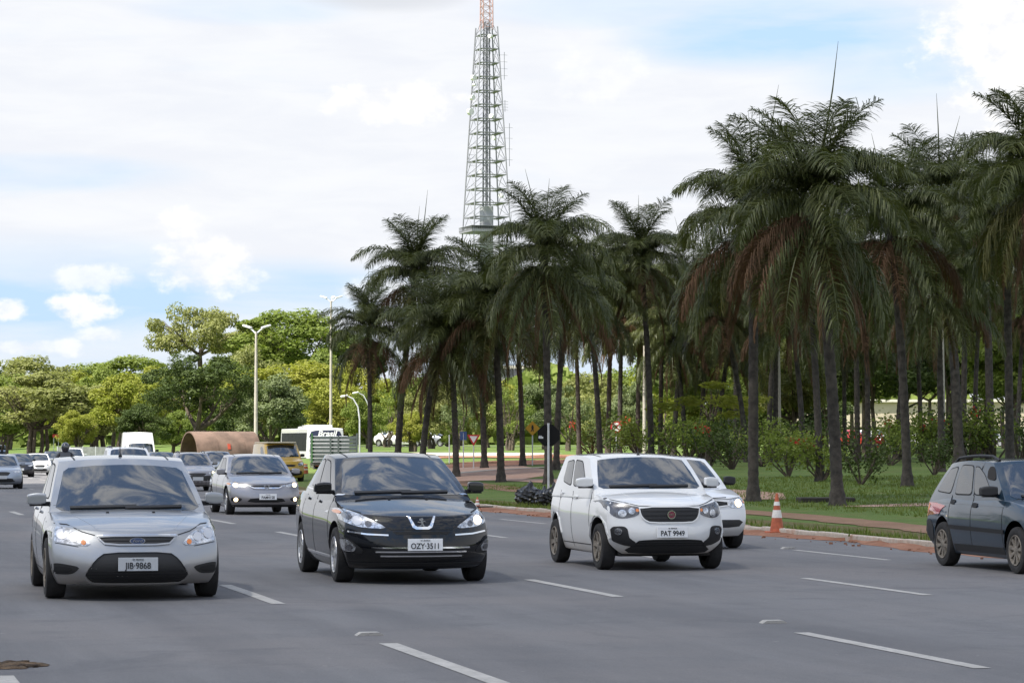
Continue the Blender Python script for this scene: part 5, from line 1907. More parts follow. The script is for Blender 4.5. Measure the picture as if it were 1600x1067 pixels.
build_tower()


def lamp_post(px, ytop, Y, heads, label, r=.105, m='post_concrete'):
    b = on(px, Y)
    h = at(px, ytop, Y).z - b.z
    root = empty('lamp_post', b)
    tag(root, label, 'lamp post', 'lamp posts beside the road')
    mb = MB()
    mb.tube([(0, 0, -.2), (0, 0, h * .5), (0, 0, h)], [r * 1.15, r, r * .62], 12)
    mb.build('post', MATS[m], root, True)
    for ax, ay in heads:
        mb = MB()
        d = Vector((ax, ay, 0))
        mb.tube([(0, 0, h - .15), d * .35 + Vector((0, 0, h + .05)), d * .75 + Vector((0, 0, h + .22))], [.05, .045, .035], 6)
        mb.build('arm', MATS['steel_pale'], root)
        mb = MB()
        M = Matrix.Rotation(math.atan2(ay, ax), 3, 'Z') @ Matrix.Rotation(-.28, 3, 'Y')
        mb.box(d * 1.0 + Vector((0, 0, h + .30)), (.60, .24, .12), M, .05)
        mb.build('lamp_head', MATS['white_lamp'], root)


def curved_lamp(px, ytop, Y, side, label):
    b = on(px, Y)
    h = at(px, ytop, Y).z - b.z
    root = empty('street_lamp', b)
    tag(root, label, 'street lamp', 'curved street lamps')
    mb = MB()
    mb.tube([(0, 0, -.1), (0, 0, h * .6), (side * .12, 0, h * .82), (side * .45, 0, h * .96), (side * .8, 0, h)], [.06, .05, .045, .04, .03], 8)
    mb.build('pole', MATS['steel_pale'], root, True)
    mb = MB()
    mb.box((side * 1.05, 0, h + .02), (.5, .22, .13), Matrix.Rotation(side * .2, 3, 'Y'), .06)
    mb.build('lamp_head', MATS['white_lamp'], root)


def build_lamps():
    lamp_post(400, 518, 165, [(.55, .3), (-.55, .3)], 'pale concrete lamp post with two heads beside the large pipe')
    lamp_post(517, 470, 222, [(.6, .2), (-.6, .2), (.1, .65)], 'tallest concrete lamp post with three heads left of the palms')
    lamp_post(1007, 540, 160, [], 'pale lamp post among the palm trunks near the round sign')
    lamp_post(1215, 500, 150, [], 'pale post between palm trunks left of the traffic cone palm', .17)
    lamp_post(1472, 500, 150, [], 'pale post behind the palm trunks at the right', .15)
    curved_lamp(562, 619, 190, -1, 'curved white street lamp just right of the bus')
    curved_lamp(577, 614, 215, -1, 'second curved street lamp, half hidden by the leftmost palm trunk')
    curved_lamp(290, 615, 230, 1, 'slim curved street lamp in front of the dark spreading tree')


build_lamps()


def pole_sign(name, px, pyb, pys, label, cat, face, Y=None, polem='steel_pale', r=.03, pole_top=None, rz=0.0):
    b = gp(px, pyb) if Y is None else on(px, Y)
    z = at(px, pys, b.y).z - b.z
    root = empty(name, b, rz)
    tag(root, label, cat, 'road signs on the lawn')
    mb = MB()
    zt = z if pole_top is None else at(px, pole_top, b.y).z - b.z
    mb.tube([(0, 0, -.1), (0, 0, zt)], r, 8)
    mb.build('pole', MATS[polem], root)
    face(root, z)
    return root


def build_signs():
    mat('sign_back', (.006, .006, .007), .6, spec=.2)
    mat('sign_yellow', (.62, .33, .03), .5)
    mat('sign_red', (.50, .03, .03), .5)
    mat('sign_white', (.75, .75, .73), .5)

    def octagon(root, z):
        mb = MB()
        R = .37
        pts = [(R * math.cos(rad(22.5 + 45 * i)), R * math.sin(rad(22.5 + 45 * i))) for i in range(8)]
        mb.prism([(u, v + z) for u, v in pts], .035, .05, 'y')
        mb.build('sign_plate', MATS['sign_back'], root)
        mb = MB()
        mb.box((-.24, .028, z - .07), (.15, .006, .06))
        mb.box((-.26, .028, z - .02), (.10, .006, .018))
        mb.build('sticker', MATS['plate_grey'], root)
        mb = MB()
        mb.tube([(0, .025, z - .3), (0, .025, z + .3)], .014, 6)
        mb.build('bracket', MATS['steel_pale'], root)
    pole_sign('stop_sign', 857, 772, 680, 'back of an octagonal black sign with a small sticker on a grey pole', 'road sign', octagon, None, 'steel_pale', .035, 661)

    def diamond(root, z):
        mb = MB()
        R = .36
        mb.prism([(-R, z), (0, z - R), (R, z), (0, z + R)], -.03, -.015, 'y')
        mb.build('sign_plate', MATS['sign_yellow'], root)
        mb = MB()
        mb.prism([(-.03, z + .16), (.03, z + .16), (.07, z + .02), (.05, z - .02), (.06, z - .16), (.02, z - .16), (0, z - .06), (-.05, z - .16), (-.09, z - .16), (-.03, z - .02), (-.06, z + .02)], -.036, -.031, 'y')
        mb.build('pictogram', MATS['plate_ink'], root)
    pole_sign('diamond_sign', 832, 727, 669, 'yellow diamond warning sign with a black figure among the palm trunks', 'road sign', diamond, None)

    def round_sign(root, z):
        mb = MB()
        mb.lathe([(.001, -.03), (.33, -.03), (.33, -.015)], 'y', 28, (0, 0, z))
        mb.build('sign_plate', MATS['sign_red'], root)
        mb = MB()
        mb.lathe([(.001, -.034), (.25, -.034), (.25, -.03)], 'y', 28, (0, 0, z))
        mb.build('sign_field', MATS['sign_white'], root)
        mb = MB()
        for a in (.8, -.8):
            mb.box((0, -.037, z), (.56, .004, .06), Matrix.Rotation(a, 3, 'Y'))
        mb.build('bars', MATS['sign_red'], root)
        text_obj('letter', 'E', .30, MATS['plate_ink'], root, (0, -.041, z), bold=.006)
    pole_sign('round_sign', 963, 716, 667, 'round red and white no stopping sign with crossed bars', 'road sign', round_sign, None)

    def tri(root, z):
        mb = MB()
        mb.prism([(-.32, z + .22), (.32, z + .22), (0, z - .34)], -.03, -.015, 'y')
        mb.build('sign_plate', MATS['sign_red'], root)
        mb = MB()
        mb.prism([(-.20, z + .15), (.20, z + .15), (0, z - .19)], -.034, -.031, 'y')
        mb.build('sign_field', MATS['sign_white'], root)
    pole_sign('yield_sign', 740, 732, 686, 'red and white inverted triangle sign behind the black car', 'road sign', tri, None)
    mat('sign_blue', (.05, .10, .25), .5)

    def small(root, z):
        mb = MB()
        mb.box((0, -.02, z - .15), (.34, .012, .42), bev=.004)
        mb.build('sign_plate', MATS['sign_blue'], root)
    pole_sign('small_sign', 724, 731, 676, 'thin post with a narrow blue sign left of the triangle sign', 'road sign', small, None)
    pole_sign('thin_post', 702, 724, 679, 'thin bare post left of the narrow blue sign', 'post', lambda r, z: None, None)

    def grey_round(root, z):
        mb = MB()
        mb.lathe([(.001, -.03), (.27, -.03), (.27, -.015)], 'y', 24, (0, 0, z))
        mb.build('sign_plate', MATS['plate_grey'], root)
    pole_sign('grey_sign', 1140, 712, 658, 'grey round sign back behind the leaning palm', 'road sign', grey_round, None)

    # far red board at the end of the road
    b = on(88, 300)
    r = empty('red_board', b)
    tag(r, 'small red board among the tree trunks at the far left', 'sign')
    mb = MB()
    z = at(88, 681, 300).z - b.z
    mb.box((0, 0, z), (.75, .05, .35))
    mb.build('panel', MATS['sign_red'], r)
    mb = MB()
    mb.tube([(-.25, .05, -.1), (-.25, .05, z)], .04, 6)
    mb.tube([(.25, .05, -.1), (.25, .05, z)], .04, 6)
    mb.build('posts', MATS['steel_pale'], r)


build_signs()


def build_street_things():
    # traffic cone
    b = gp(1214, 833)
    root = empty('traffic_cone', (b.x, b.y, road_z(b.y) + .03), .2)
    tag(root, 'orange and white traffic cone standing in the gutter', 'traffic cone')
    om = mat('cone_orange', (.42, .105, .045), .6, var=.25, vscale=6)
    wm = mat('cone_white', (.68, .66, .62), .5, var=.15, vscale=9)
    H = .72
    rr_ = lambda z: .135 - .115 * z / H
    mb = MB()
    mb.box((0, 0, .02), (.36, .36, .04), bev=.01)
    mb.build('base', om, root)
    mb = MB()
    mb.lathe([(rr_(.04), .04), (rr_(H), H), (.001, H + .004)], 'z', 20)
    mb.build('cone', om, root, True)
    for z0, z1 in ((.28, .42), (.50, .57)):
        mb = MB()
        mb.lathe([(rr_(z0), z0), (rr_(z0) + .004, z0), (rr_(z1) + .004, z1), (rr_(z1), z1)], 'z', 20)
        mb.build('white_band', wm, root, True)
    # barrels
    cc = copy_tree(root)
    cc.location = on(746, 72.0)
    cc.scale = (.7, .7, .48)
    tag(cc, 'small orange cone half hidden behind the black car mirror', 'traffic cone')
    for px, Y, lab in ((474, 148.0, 'orange drum beside the grey saloon and the truck'),):
        b = on(px, Y)
        root = empty('traffic_drum', b)
        root.scale = (1, 1, .6)
        tag(root, lab, 'traffic drum')
        mb = MB()
        mb.lathe([(.001, 0), (.27, 0), (.27, .30), (.255, .31), (.255, .60), (.235, .62), (.235, .86), (.10, .90), (.001, .90)], 'z', 20)
        mb.build('barrel', om, root, True)
        for z0, z1, r in ((.36, .46, .258), (.68, .78, .238)):
            mb = MB()
            mb.lathe([(r - .01, z0), (r, z0), (r, z1), (r - .01, z1)], 'z', 20)
            mb.build('white_band', wm, root, True)
        mb = MB()
        mb.lathe([(.20, 0), (.36, 0), (.36, .05), (.20, .06)], 'z', 20)
        mb.build('rubber_base', MATS['rubber'], root)
    # rubbish bags
    bm_ = mat('bag_black', (.010, .010, .011), .28, coat=.3)
    for i, (px, py, w, h, lab) in enumerate(((828, 789, .62, .50, 'largest black rubbish bag in the heap at the kerb'), (851, 790, .55, .40, 'low black rubbish bag in the middle of the heap'), (866, 788, .45, .46, 'black rubbish bag nearest the white hatchback'))):
        b = gp(px, py)
        b.x = max(b.x, XK(b.y) + .35)
        b.z = land(b.x, b.y)
        rr = random.Random(i + 40)
        bm = bmesh.new()
        bmesh.ops.create_icosphere(bm, subdivisions=4, radius=1.0)
        for v in bm.verts:
            p = v.co.copy()
            k = 1 + .10 * math.sin(p.x * 6 + i) * math.sin(p.y * 7 + 1) + .07 * math.sin(p.z * 14 + p.x * 9) + .05 * math.sin(p.y * 23 + i * 3) * math.sin(p.x * 19)
            v.co = Vector((p.x * k * w * .62, p.y * k * w * .5, max(-.02, (p.z * k * .55 + .42) * h)))
            if p.z > .82:
                v.co.z += h * .25 * (p.z - .82) / .18
                v.co.x *= .6
                v.co.y *= .6
        me = bpy.data.meshes.new('rubbish_bag')
        bm.to_mesh(me)
        bm.free()
        me.materials.append(bm_)
        o = obj('rubbish_bag', me, None, b, (0, 0, i * 1.3))
        tag(o, lab, 'rubbish bag', 'rubbish bags at the kerb')
    # dark drain slab in the lawn
    b0, b1 = gp(1250, 784), gp(1330, 784)
    mb = MB()
    c = (b0 + b1) / 2
    w = (b1 - b0).length
    mb.box((0, 0, .05), (w, .9, .14), bev=.03)
    mb.box((0, -.47, .03), (w * .92, .06, .06))
    o = mb.build('drain_slab', mat('drain_dark', (.03, .026, .02), .9, var=.4), None, False, c, (0, 0, .05))
    tag(o, 'dark low drain slab in the lawn between two palm trunks', 'drain slab')

    # giant rusty pipe section
    Y = 150.0
    c = on(345, Y)
    root = empty('pipe_section', c, rad(27))
    tag(root, 'huge rusty brown steel pipe lying on the verge', 'pipe')
    pm = mat('rust', (.15, .098, .072), .8, var=.35, vscale=1.2, bump=.3, bscale=6)
    top = at(345, 676, Y).z - c.z
    R = top / 2 + .16
    mb = MB()
    n = 40
    Ln = 3.6
    mb.lathe([(R, -Ln / 2), (R, Ln / 2), (R - .07, Ln / 2), (R - .07, -Ln / 2), (R, -Ln / 2)], 'x', n, (0, 0, R - .25))
    mb.build('shell', pm, root, True)
    for x in (-.6, .9):
        mb = MB()
        mb.lathe([(R, x - .02), (R + .012, x - .02), (R + .012, x + .02), (R, x + .02)], 'x', n, (0, 0, R - .25))
        mb.build('weld_seam', pm, root)
    mb = MB()
    mb.box((.0, -R * .93 - .0, R + .30), (.16, .02, .30), Matrix.Rotation(-.3, 3, 'X'))
    mb.build('painted_mark', mat('mark_red', (.5, .08, .04), .6), root)
    # bits of wall behind: pale low wall/fence at the far left
    b = on(150, 232)
    root = empty('low_fence', b, 0)
    tag(root, 'low grey panel fence behind the white roadside cars', 'fence')
    for i in range(6):
        mb = MB()
        mb.box(((i - 2.5) * 1.05, 0, .95), (1.0, .05, 1.1))
        mb.build('panel', mat('fence_grey', (.24, .25, .24), .8, var=.2), root)
        mb = MB()
        mb.box(((i - 3) * 1.05, 0, .75), (.06, .08, 1.6))
        mb.build('post', MATS['steel_pale'], root)


build_street_things()

# ------------------------------------------------------------------ bus, trucks, vans, motorcycles, buildings
def build_big_vehicles():
    wh = MATS['white_paint_clean']
    G = MATS['glass']
    # bus
    Yf, px = 188.0, 510
    th = rad(13.8)
    L = 11.5
    f = on(px, Yf)
    c = Vector((f.x - L / 2 * math.sin(th), Yf + L / 2 * math.cos(th), 0))
    c.z = road_z(c.y) + .05
    root = empty('bus', c, th)
    tag(root, 'white bus with dark windows and the word Brasil over its windscreen', 'bus')
    H = at(px, 668, Yf).z - c.z
    W = 1.27
    def PB(s, t, r):
        y = -L / 2 + s * L + (.22 * abs(t) ** 3 + .35 * max(0, r - .45) ** 1.5) * (1 - s) ** 6 - .1 * abs(t) ** 3 * s ** 6
        return (t * W * (1 - .06 * r ** 3), y, .35 + (H - .35) * r - .05 * t * t * r)
    V, Fc = superbox(PB, [0, .01, .04, .2, .4, .6, .8, .96, .99, 1], [-1, -.97, -.85, -.4, 0, .4, .85, .97, 1], [0, .04, .2, .45, .7, .9, .97, 1])
    cuts = []
    for y in (-L / 2 + 2.4, L / 2 - 3.2):
        for sg in (-1, 1):
            x0, x1 = sorted((sg * .95, sg * 1.5))
            cuts.append((x0, x1, y, .48, .55))
    me = finish(V, Fc, [wh, MATS['black_plastic']], 'body', 2, cuts)
    obj('body', me, root)
    sk = Skin([me], L)
    nv = mat('bus_navy', (.012, .016, .05), .3, coat=.6)
    obj('windscreen', sk.panel([(-1.12, 1.35), (1.12, 1.35), (1.10, H - .75), (-1.10, H - .75)], 'front', G, .006, 14, 6, .02, 1), root).data.name = 'windscreen'
    obj('visor_band', sk.panel([(-1.14, H - .74), (1.14, H - .74), (1.10, H - .18), (-1.10, H - .18)], 'front', nv, .008, 14, 4, .02, 1), root)
    text_obj('lettering', 'Brasil', .50, MATS['plate_white'], root, (.05, sk.hit(0, H - .42, 'front')[0].y - .05, H - .40), rot=(math.pi / 2 - .12, 0, 0), sx=1.15, shear=.25, bold=.012)
    for view in ('near', 'far'):
        for i in range(7):
            y0 = -L / 2 + .55 + i * 1.5
            obj('side_window', sk.panel([(y0, 1.55), (y0 + 1.47, 1.55), (y0 + 1.47, H - .34), (y0, H - .34)], view, mat('bus_dark_pane', (.012, .013, .015), .5, spec=.15), .006, 6, 4, .02, 0), root)  # tinted panes, kept matt and dark in place of mirrored trees
        obj('waist_strip', sk.line([(-L / 2 + .4, 1.1), (L / 2 - .4, 1.1)], .05, view, MATS['seam'], .006), root)
    for sg in (-1, 1):
        obj('headlight', sk.panel([(sg * .75, .62), (sg * 1.1, .62), (sg * 1.1, .85), (sg * .75, .85)], 'front', MATS['lamp_shell'], .008, 6, 4, .02, 1), root)
    mb = MB()
    mb.box((0, -L / 2 + 3.6, H + .07), (1.7, 2.6, .26), bev=.11)
    mb.build('roof_unit', wh, root, True)
    mb = MB()
    mb.box((0, -L / 2 + 7.5, H + .03), (1.2, 1.0, .16), bev=.06)
    mb.build('roof_hatch', wh, root, True)
    ty, rim = wheel_meshes(.48, .28, 'steel', 'alloy')
    for y in (-L / 2 + 2.4, L / 2 - 3.2):
        for sg in (-1, 1):
            w = obj('wheel', ty, root, (sg * 1.10, y, .48), (0, 0, 0 if sg < 0 else math.pi))
            obj('rim', rim, w)

    # stake truck, tail towards the camera
    Yf, px = 158.0, 514
    f = on(px, Yf)
    th = rad(6)
    c = Vector((f.x, Yf + 3, 0))
    c.z = road_z(c.y) + .05
    root = empty('stake_truck', c, th)
    tag(root, 'grey truck seen from behind with slatted cargo boards and green corner post', 'truck')
    gm = mat('truck_grey', (.085, .10, .105), .7, var=.15, vscale=2)
    gm2 = mat('truck_green', (.04, .13, .035), .6)
    zt = at(px, 681, Yf).z - c.z
    n = 7
    h = (zt - .95) / n
    for i in range(n):
        mb = MB()
        mb.box((0, -3.0, .95 + h * (i + .5)), (2.42, .05, h - .035), bev=.008)
        mb.build('board', gm, root)
        for sg in (-1, 1):
            mb = MB()
            mb.box((sg * 1.2, -.6, .95 + h * (i + .5)), (.05, 4.7, h - .035), bev=.008)
            mb.build('board', gm, root)
    for x in (-.22, .22):
        mb = MB()
        mb.box((x, -3.055, (zt + .9) / 2), (.10, .06, zt - .9))
        mb.build('stake', gm, root)
    for x in (-1.26, 1.26):
        mb = MB()
        mb.box((x, -3.02, (zt + 1.05) / 2), (.08, .10, zt - .75))
        mb.build('corner_post', gm2 if x < 0 else gm, root)
    mb = MB()
    mb.box((0, -.3, .82), (2.3, 5.6, .16))
    mb.box((0, 0, .62), (.9, 6.2, .22))
    mb.build('chassis', MATS['wheel_dark'], root)
    mb = MB()
    mb.box((0, 3.0, 1.45), (2.2, 1.8, 1.9), bev=.15)
    mb.build('cab', wh, root, True)
    for sg in (-1, 1):
        mb = MB()
        mb.box((sg * .9, -3.06, .78), (.34, .05, .14), bev=.02)
        mb.build('tail_lamp', MATS['red_lens'], root)
    ty, rim = wheel_meshes(.46, .26, 'steel', 'dusty_alloy')
    for y in (-1.8, 2.8):
        for sg in (-1, 1):
            w = obj('wheel', ty, root, (sg * 1.02, y, .46), (0, 0, 0 if sg < 0 else math.pi))
            obj('rim', rim, w)

    # yellow van
    L = 4.3
    sp = base_spec(L=L, W=.90, paint=MATS['yellow_paint'], top=[(0, .85), (.15, .95), (.7, 1.10), (1.1, 1.18), (3.5, 1.2), (L, 1.2)], axles=(.85, 3.45), wheel=.31, rim='steel', wipers=False,
        cabin=dict(zb=1.0, zr=1.76, f0=.75, f1=1.45, r0=4.25, r1=4.18, w0=.86, w1=.78, arch=.03, bow=.16, ws=(.90, .88, .20, .90), windows=[[(.07, .28), (.30, .28), (.30, .82), (.14, .82)]]),
        mirror=(.84, 1.15, 1.22, 'black_plastic', 'black_plastic'),
        front=[('headlight', [(-.82, .92), (-.50, .86), (-.52, .72), (-.80, .76)], 'lamp_shell', dict(both=True)), ('grille', [(-.4, .80), (.4, .80), (.36, .70), (-.36, .70)], 'black_plastic', dict(rnd=1)), ('lower_grille', [(-.7, .55), (.7, .55), (.7, .3), (-.7, .3)], 'black_plastic', dict(rnd=1))])
    root, sk, part = make_car('delivery_van', sp, 450, 128.0, 17, 'yellow van with cream roof edge behind the grey saloon', 'van', None, 1)
    mb = MB()
    mb.box((0, .55, 1.80), (1.36, 2.9, .07), bev=.03)
    part('roof_cap', mb.mesh('roof_cap', mat('cream', (.62, .55, .42), .6)))

    # white high van
    L = 5.2
    sp = base_spec(L=L, W=.97, paint=MATS['white_paint_clean'], top=[(0, .95), (.15, 1.02), (.6, 1.15), (1.0, 1.25), (4, 1.3), (L, 1.3)], axles=(.95, 4.2), wheel=.34, rim='steel', wipers=False,
        cabin=dict(zb=1.0, zr=2.62, f0=.6, f1=1.5, r0=5.15, r1=5.1, w0=.93, w1=.80, arch=.04, bow=.16, ws=(.90, .88, .14, .56), windows=[[(.06, .15), (.26, .15), (.26, .5), (.12, .5)]]),
        mirror=(.92, 1.1, 1.5, 'black_plastic', 'black_plastic'), plate=('', .55, 'plate_grey', 0),
        front=[('headlight', [(-.88, .98), (-.55, .92), (-.57, .72), (-.86, .76)], 'lamp_shell', dict(both=True)), ('grille', [(-.45, .88), (.45, .88), (.4, .70), (-.4, .70)], 'black_plastic', dict(rnd=1)), ('lower_grille', [(-.7, .5), (.7, .5), (.7, .3), (-.7, .3)], 'black_plastic', dict(rnd=1))])
    make_car('high_van', sp, 223, 172.0, 13.6, 'white high-roofed van above the white car with roof rails', 'van', None, 1)


build_big_vehicles()


def skin_mesh(name, joints, edges, m, sub=2):
    me = bpy.data.meshes.new(name)
    me.from_pydata([j[:3] for j in joints], edges, [])
    o = bpy.data.objects.new('skin_tmp', me)
    COL.objects.link(o)
    sm = o.modifiers.new('k', 'SKIN')
    for i, j in enumerate(joints):
        v = me.skin_vertices[0].data[i]
        v.radius = (j[3], j[4] if len(j) > 4 else j[3])
        v.use_root = i == 0
    s = o.modifiers.new('s', 'SUBSURF')
    s.levels = s.render_levels = sub
    res = bpy.data.meshes.new_from_object(o.evaluated_get(bpy.context.evaluated_depsgraph_get()))
    res.name = name
    res.materials.clear()
    res.materials.append(m)
    res.polygons.foreach_set('use_smooth', [True] * len(res.polygons))
    bpy.data.objects.remove(o)
    bpy.data.meshes.remove(me)
    return res


def build_motorcycles():
    jk = mat('rider_jacket', (.020, .021, .024), .6)
    vest = mat('rider_vest', (.13, .14, .16), .6)
    hl = mat('rider_helmet', (.022, .022, .035), .2, coat=1.0)
    skn = mat('rider_glove', (.03, .028, .026), .7)
    mp = mat('moto_paint', (.20, .20, .22), .3, coat=1.0)
    ty, rim = wheel_meshes(.31, .11, 'five', 'alloy')

    def moto(px, Y, label):
        b = on(px, Y)
        b.z = road_z(Y)
        root = empty('motorcycle', b, rad(13.6))
        tag(root, label[0], 'motorcycle', 'motorcycles between the lanes')
        for y in (-.68, .68):
            w = obj('wheel', ty, root, (0, y, .31))
            obj('rim', rim, w)
        mb = MB()
        for sg in (-1, 1):
            mb.tube([(sg * .09, -.68, .31), (sg * .09, -.50, .75), (sg * .10, -.42, 1.0)], .025, 6)
        mb.build('fork', MATS['alloy'], root)
        mb = MB()
        mb.tube([(-.38, -.25, 1.10), (-.20, -.36, 1.06), (0, -.42, 1.02), (.20, -.36, 1.06), (.38, -.25, 1.10)], .015, 6)
        mb.build('handlebar', MATS['black_plastic'], root)
        mb = MB()
        mb.box((0, -.12, .86), (.28, .52, .24), bev=.09)
        mb.build('tank', mp, root, True)
        mb = MB()
        mb.box((0, .45, .80), (.26, .70, .10), bev=.04)
        mb.build('seat', MATS['black_plastic'], root, True)
        mb = MB()
        mb.box((0, -.02, .48), (.26, .46, .36), bev=.08)
        mb.tube([(.16, -.1, .35), (.20, .4, .34), (.20, .95, .42)], .04, 8)
        mb.build('engine', MATS['alloy'], root)
        mb = MB()
        mb.lathe([(.001, -.07), (.085, -.07), (.095, 0), (.06, .08)], 'y', 16, (0, -.52, .93))
        mb.build('headlamp', MATS['lamp_lit'], root)
        mb = MB()
        mb.prism([(-.16, .98), (.16, .98), (.13, 1.22), (-.13, 1.22)], -.50, -.485, 'y')
        mb.build('windshield', MATS['glass'], root)
        for sg in (-1, 1):
            mb = MB()
            mb.tube([(sg * .26, -.34, 1.07), (sg * .32, -.36, 1.22)], .008, 5)
            mb.box((sg * .36, -.37, 1.25), (.15, .04, .09), bev=.02)
            mb.build('mirror', MATS['black_plastic'], root)
        mb = MB()
        mb.box((0, -.70, .64), (.14, .40, .03), bev=.01)
        mb.build('mudguard', mp, root)
        # the rider: pelvis, spine, neck, arms to the grips, legs to the pegs
        p = empty('person', b, rad(13.6))
        tag(p, label[1], 'person', 'motorcycle riders')
        J = [(0, .32, .92, .16, .14), (0, .30, 1.10, .165, .13), (0, .24, 1.32, .185, .13), (0, .19, 1.45, .12, .10), (0, .17, 1.53, .06, .06),
             (-.19, .20, 1.43, .075), (-.33, .02, 1.22, .058), (-.36, -.22, 1.13, .042), (.19, .20, 1.43, .075), (.33, .02, 1.22, .058), (.36, -.22, 1.13, .042),
             (-.13, .28, .88, .10), (-.24, -.12, .80, .078), (-.19, .12, .42, .055), (-.19, -.02, .36, .05), (.13, .28, .88, .10), (.24, -.12, .80, .078), (.19, .12, .42, .055), (.19, -.02, .36, .05)]
        E = [(0, 1), (1, 2), (2, 3), (3, 4), (3, 5), (5, 6), (6, 7), (3, 8), (8, 9), (9, 10), (0, 11), (11, 12), (12, 13), (13, 14), (0, 15), (15, 16), (16, 17), (17, 18)]
        obj('body', skin_mesh('body', J, E, jk), p)
        V = [(-.17, .13, 1.42, .03), (0, .10, 1.40, .05), (.17, .13, 1.42, .03), (0, .12, 1.25, .10), (0, .17, 1.05, .09)]
        mb = MB()
        mb.prism([(-.17, 1.46), (-.10, 1.50), (.10, 1.50), (.17, 1.46), (.18, 1.20), (.13, 1.00), (-.13, 1.00), (-.18, 1.20)], .075, .10, 'y')
        mb.build('vest', vest, p)
        for sg in (-1, 1):
            Jh = [(sg * .36, -.22, 1.13, .040, .03), (sg * .36, -.29, 1.13, .042, .03), (sg * .335, -.335, 1.135, .014), (sg * .335, -.335, 1.10, .012), (sg * .355, -.338, 1.135, .014), (sg * .355, -.338, 1.10, .012), (sg * .375, -.335, 1.135, .014), (sg * .375, -.335, 1.10, .012), (sg * .392, -.328, 1.13, .012), (sg * .392, -.328, 1.10, .010), (sg * .315, -.27, 1.12, .014), (sg * .305, -.29, 1.09, .012)]
            obj('hand', skin_mesh('hand', Jh, [(0, 1), (1, 2), (2, 3), (1, 4), (4, 5), (1, 6), (6, 7), (1, 8), (8, 9), (1, 10), (10, 11)], skn, 1), p)
        bm = bmesh.new()
        bmesh.ops.create_uvsphere(bm, u_segments=20, v_segments=14, radius=1)
        for v in bm.verts:
            q = v.co
            v.co = Vector((q.x * .135, q.y * .165, q.z * .155 - (.03 if q.z < -.3 and q.y < 0 else 0)))
        me = bpy.data.meshes.new('helmet')
        bm.to_mesh(me)
        bm.free()
        me.materials.append(hl)
        me.polygons.foreach_set('use_smooth', [True] * len(me.polygons))
        h = obj('helmet', me, p, (0, .12, 1.665))
        sk = Skin([me], .3)
        obj('visor', sk.panel([(-.10, -.045), (.10, -.045), (.11, .04), (-.11, .04)], 'front', MATS['glass'], .004, 8, 5, .005, 1), h)
        return root, p

    r, p = moto(103, 93.0, ('motorcycle in front of the white car at the far left, lamp lit', 'rider with dark helmet and grey vest left of the silver saloon'))
    r2, p2 = moto(172, 128.0, ('motorcycle behind the left roof corner of the silver saloon', 'second rider in dark clothes behind the silver saloon'))


build_motorcycles()


def build_buildings():
    bw = mat('building_beige', (.50, .43, .33), .85, var=.08, vscale=.6)
    bw2 = mat('building_white', (.62, .58, .50), .85)
    dk = mat('building_dark', (.05, .048, .045), .8)
    Y = 272.0
    s = F / Y
    c = on(1470, Y)
    root = empty('low_building', c, rad(-3))
    tag(root, 'long low beige building with dark openings seen between the palm trunks', 'building')
    H = at(1470, 628, Y).z - c.z
    Wd = 27.0
    mb = MB()
    mb.box((0, 5, H * .72), (Wd, 10, H * .56))
    mb.build('upper_wall', bw, root)
    mb = MB()
    mb.box((0, 6.5, H * .22), (Wd - 1, 7, H * .44))
    mb.build('lower_wall', bw2, root)
    mb = MB()
    mb.box((0, 5, H + .12), (Wd + .8, 10.8, .25))
    mb.build('roof', bw2, root)
    for i in range(10):
        x = -Wd / 2 + 1.6 + i * 2.65
        mb = MB()
        if i % 3 != 1:
            mb.box((x, 2.97, H * .21), (1.9, .08, H * .38))
            o = mb.build('window', dk, root)
            mb = MB()
            for q in (-.48, .48):
                mb.box((x + q, 2.915, H * .21), (.86, .02, H * .34))
            mb.build('pane', MATS['glass'], o)
        mb = MB()
        mb.box((x + 1.3, .35, H * .22), (.28, .28, H * .44))
        mb.build('column', bw2, root)
    # far block whose roof edge shows through the palms
    Y = 470.0
    c = on(832, Y)
    root = empty('far_block', c, 0)
    tag(root, 'far pale block whose roof edge shows between the palm trunks', 'building')
    H = at(840, 576, Y).z - c.z
    mb = MB()
    mb.box((0, 6, H / 2), (11, 12, H))
    mb.build('wall', mat('block_grey', (.40, .40, .40), .8, var=.06), root)
    mb = MB()
    mb.box((0, 6, H + .25), (11.6, 13, .5))
    mb.build('roof', bw2, root)
    for r in range(4):
        for i in range(3):
            mb = MB()
            mb.box((-3.4 + i * 3.4, -.02, 2.2 + r * 3.3), (2.4, .1, 1.5))
            mb.build('window', MATS['glass'], root)


build_buildings()


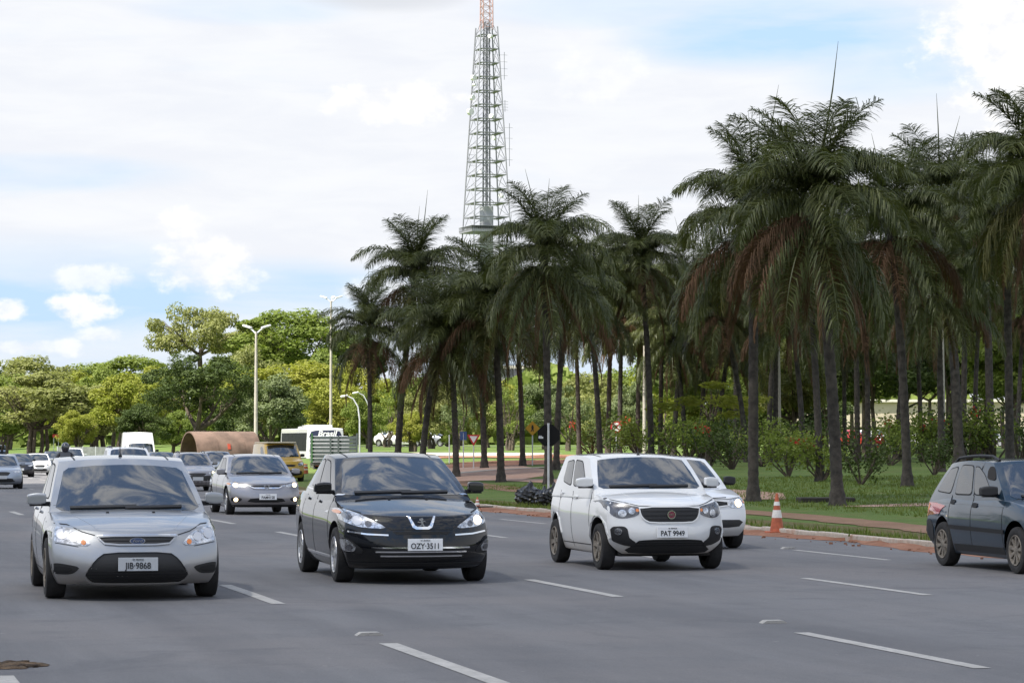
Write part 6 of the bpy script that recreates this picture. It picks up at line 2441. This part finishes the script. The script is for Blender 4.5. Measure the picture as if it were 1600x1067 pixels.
def build_cloud():
    """the big cloud overhead, inferred from its shade and out of frame: the road and the palms lie in its shadow"""
    H = 480.0
    off = SUN_DIR * (H / SUN_DIR.z)
    N, K = 72, 16
    rr = random.Random(4)
    V, Fc = [], []
    def edge(q):
        x, y = math.cos(q), math.sin(q)
        # outline on the ground: reaches to about 125 m ahead of the camera, far to both sides and behind
        ax, ay = (150 if x > 0 else 125), (134 + 80 * sstep((x + .02) / .2) if y > 0 else 150)  # right front stretched further to shade the trees there
        k = 1 + .05 * math.sin(5 * q + 1) + .04 * math.sin(9 * q) + .03 * math.sin(17 * q + 2)
        return (15 + ax * x * k, 20 + ay * y * k)
    for side in (1, -1):
        for j in range(K + 1):
            f = (j / K) ** .8
            for i in range(N):
                q = 2 * math.pi * i / N
                ex, ey = edge(q)
                th = math.sqrt(max(0, 1 - f ** 2.2))
                lump = .5 + .25 * math.sin(i * .9 + j * 1.3) * math.sin(j * .9) + .25 * math.sin(i * .37 + j * .6)
                z = (45 * th * (.7 + .6 * lump)) if side > 0 else (-9 * th * (.6 + .8 * lump))
                V.append((15 + (ex - 15) * f + off.x, 20 + (ey - 20) * f + off.y, H + z))
    for side in (0, 1):
        b = side * (K + 1) * N
        for j in range(K):
            for i in range(N):
                i2 = (i + 1) % N
                Fc.append((b + j * N + i, b + j * N + i2, b + (j + 1) * N + i2, b + (j + 1) * N + i))
    m = bpy.data.materials.new('cloud')
    m.use_nodes = True
    t = NT(m.node_tree)
    t.n.remove(t.n['Principled BSDF'])
    d = t.node('ShaderNodeBsdfDiffuse', {'Color': (.95, .95, .95, 1)})
    tr = t.node('ShaderNodeBsdfTranslucent', {'Color': (.95, .95, .95, 1)})
    mx = t.node('ShaderNodeMixShader', {0: .6})
    t.l.new(d.outputs[0], mx.inputs[1])
    t.l.new(tr.outputs[0], mx.inputs[2])
    # thin enough for a little of the sun to come through
    tp = t.node('ShaderNodeBsdfTransparent')
    m2 = t.node('ShaderNodeMixShader', {0: .36})
    t.l.new(mx.outputs[0], m2.inputs[1])
    t.l.new(tp.outputs[0], m2.inputs[2])
    t.l.new(m2.outputs[0], t.n['Material Output'].inputs[0])
    o = obj('cloud', mesh_of('cloud', V, Fc, m, None, True))
    tag(o, 'heaped cloud overhead that shades the road and the palms', 'cloud', kind='stuff')


build_cloud()
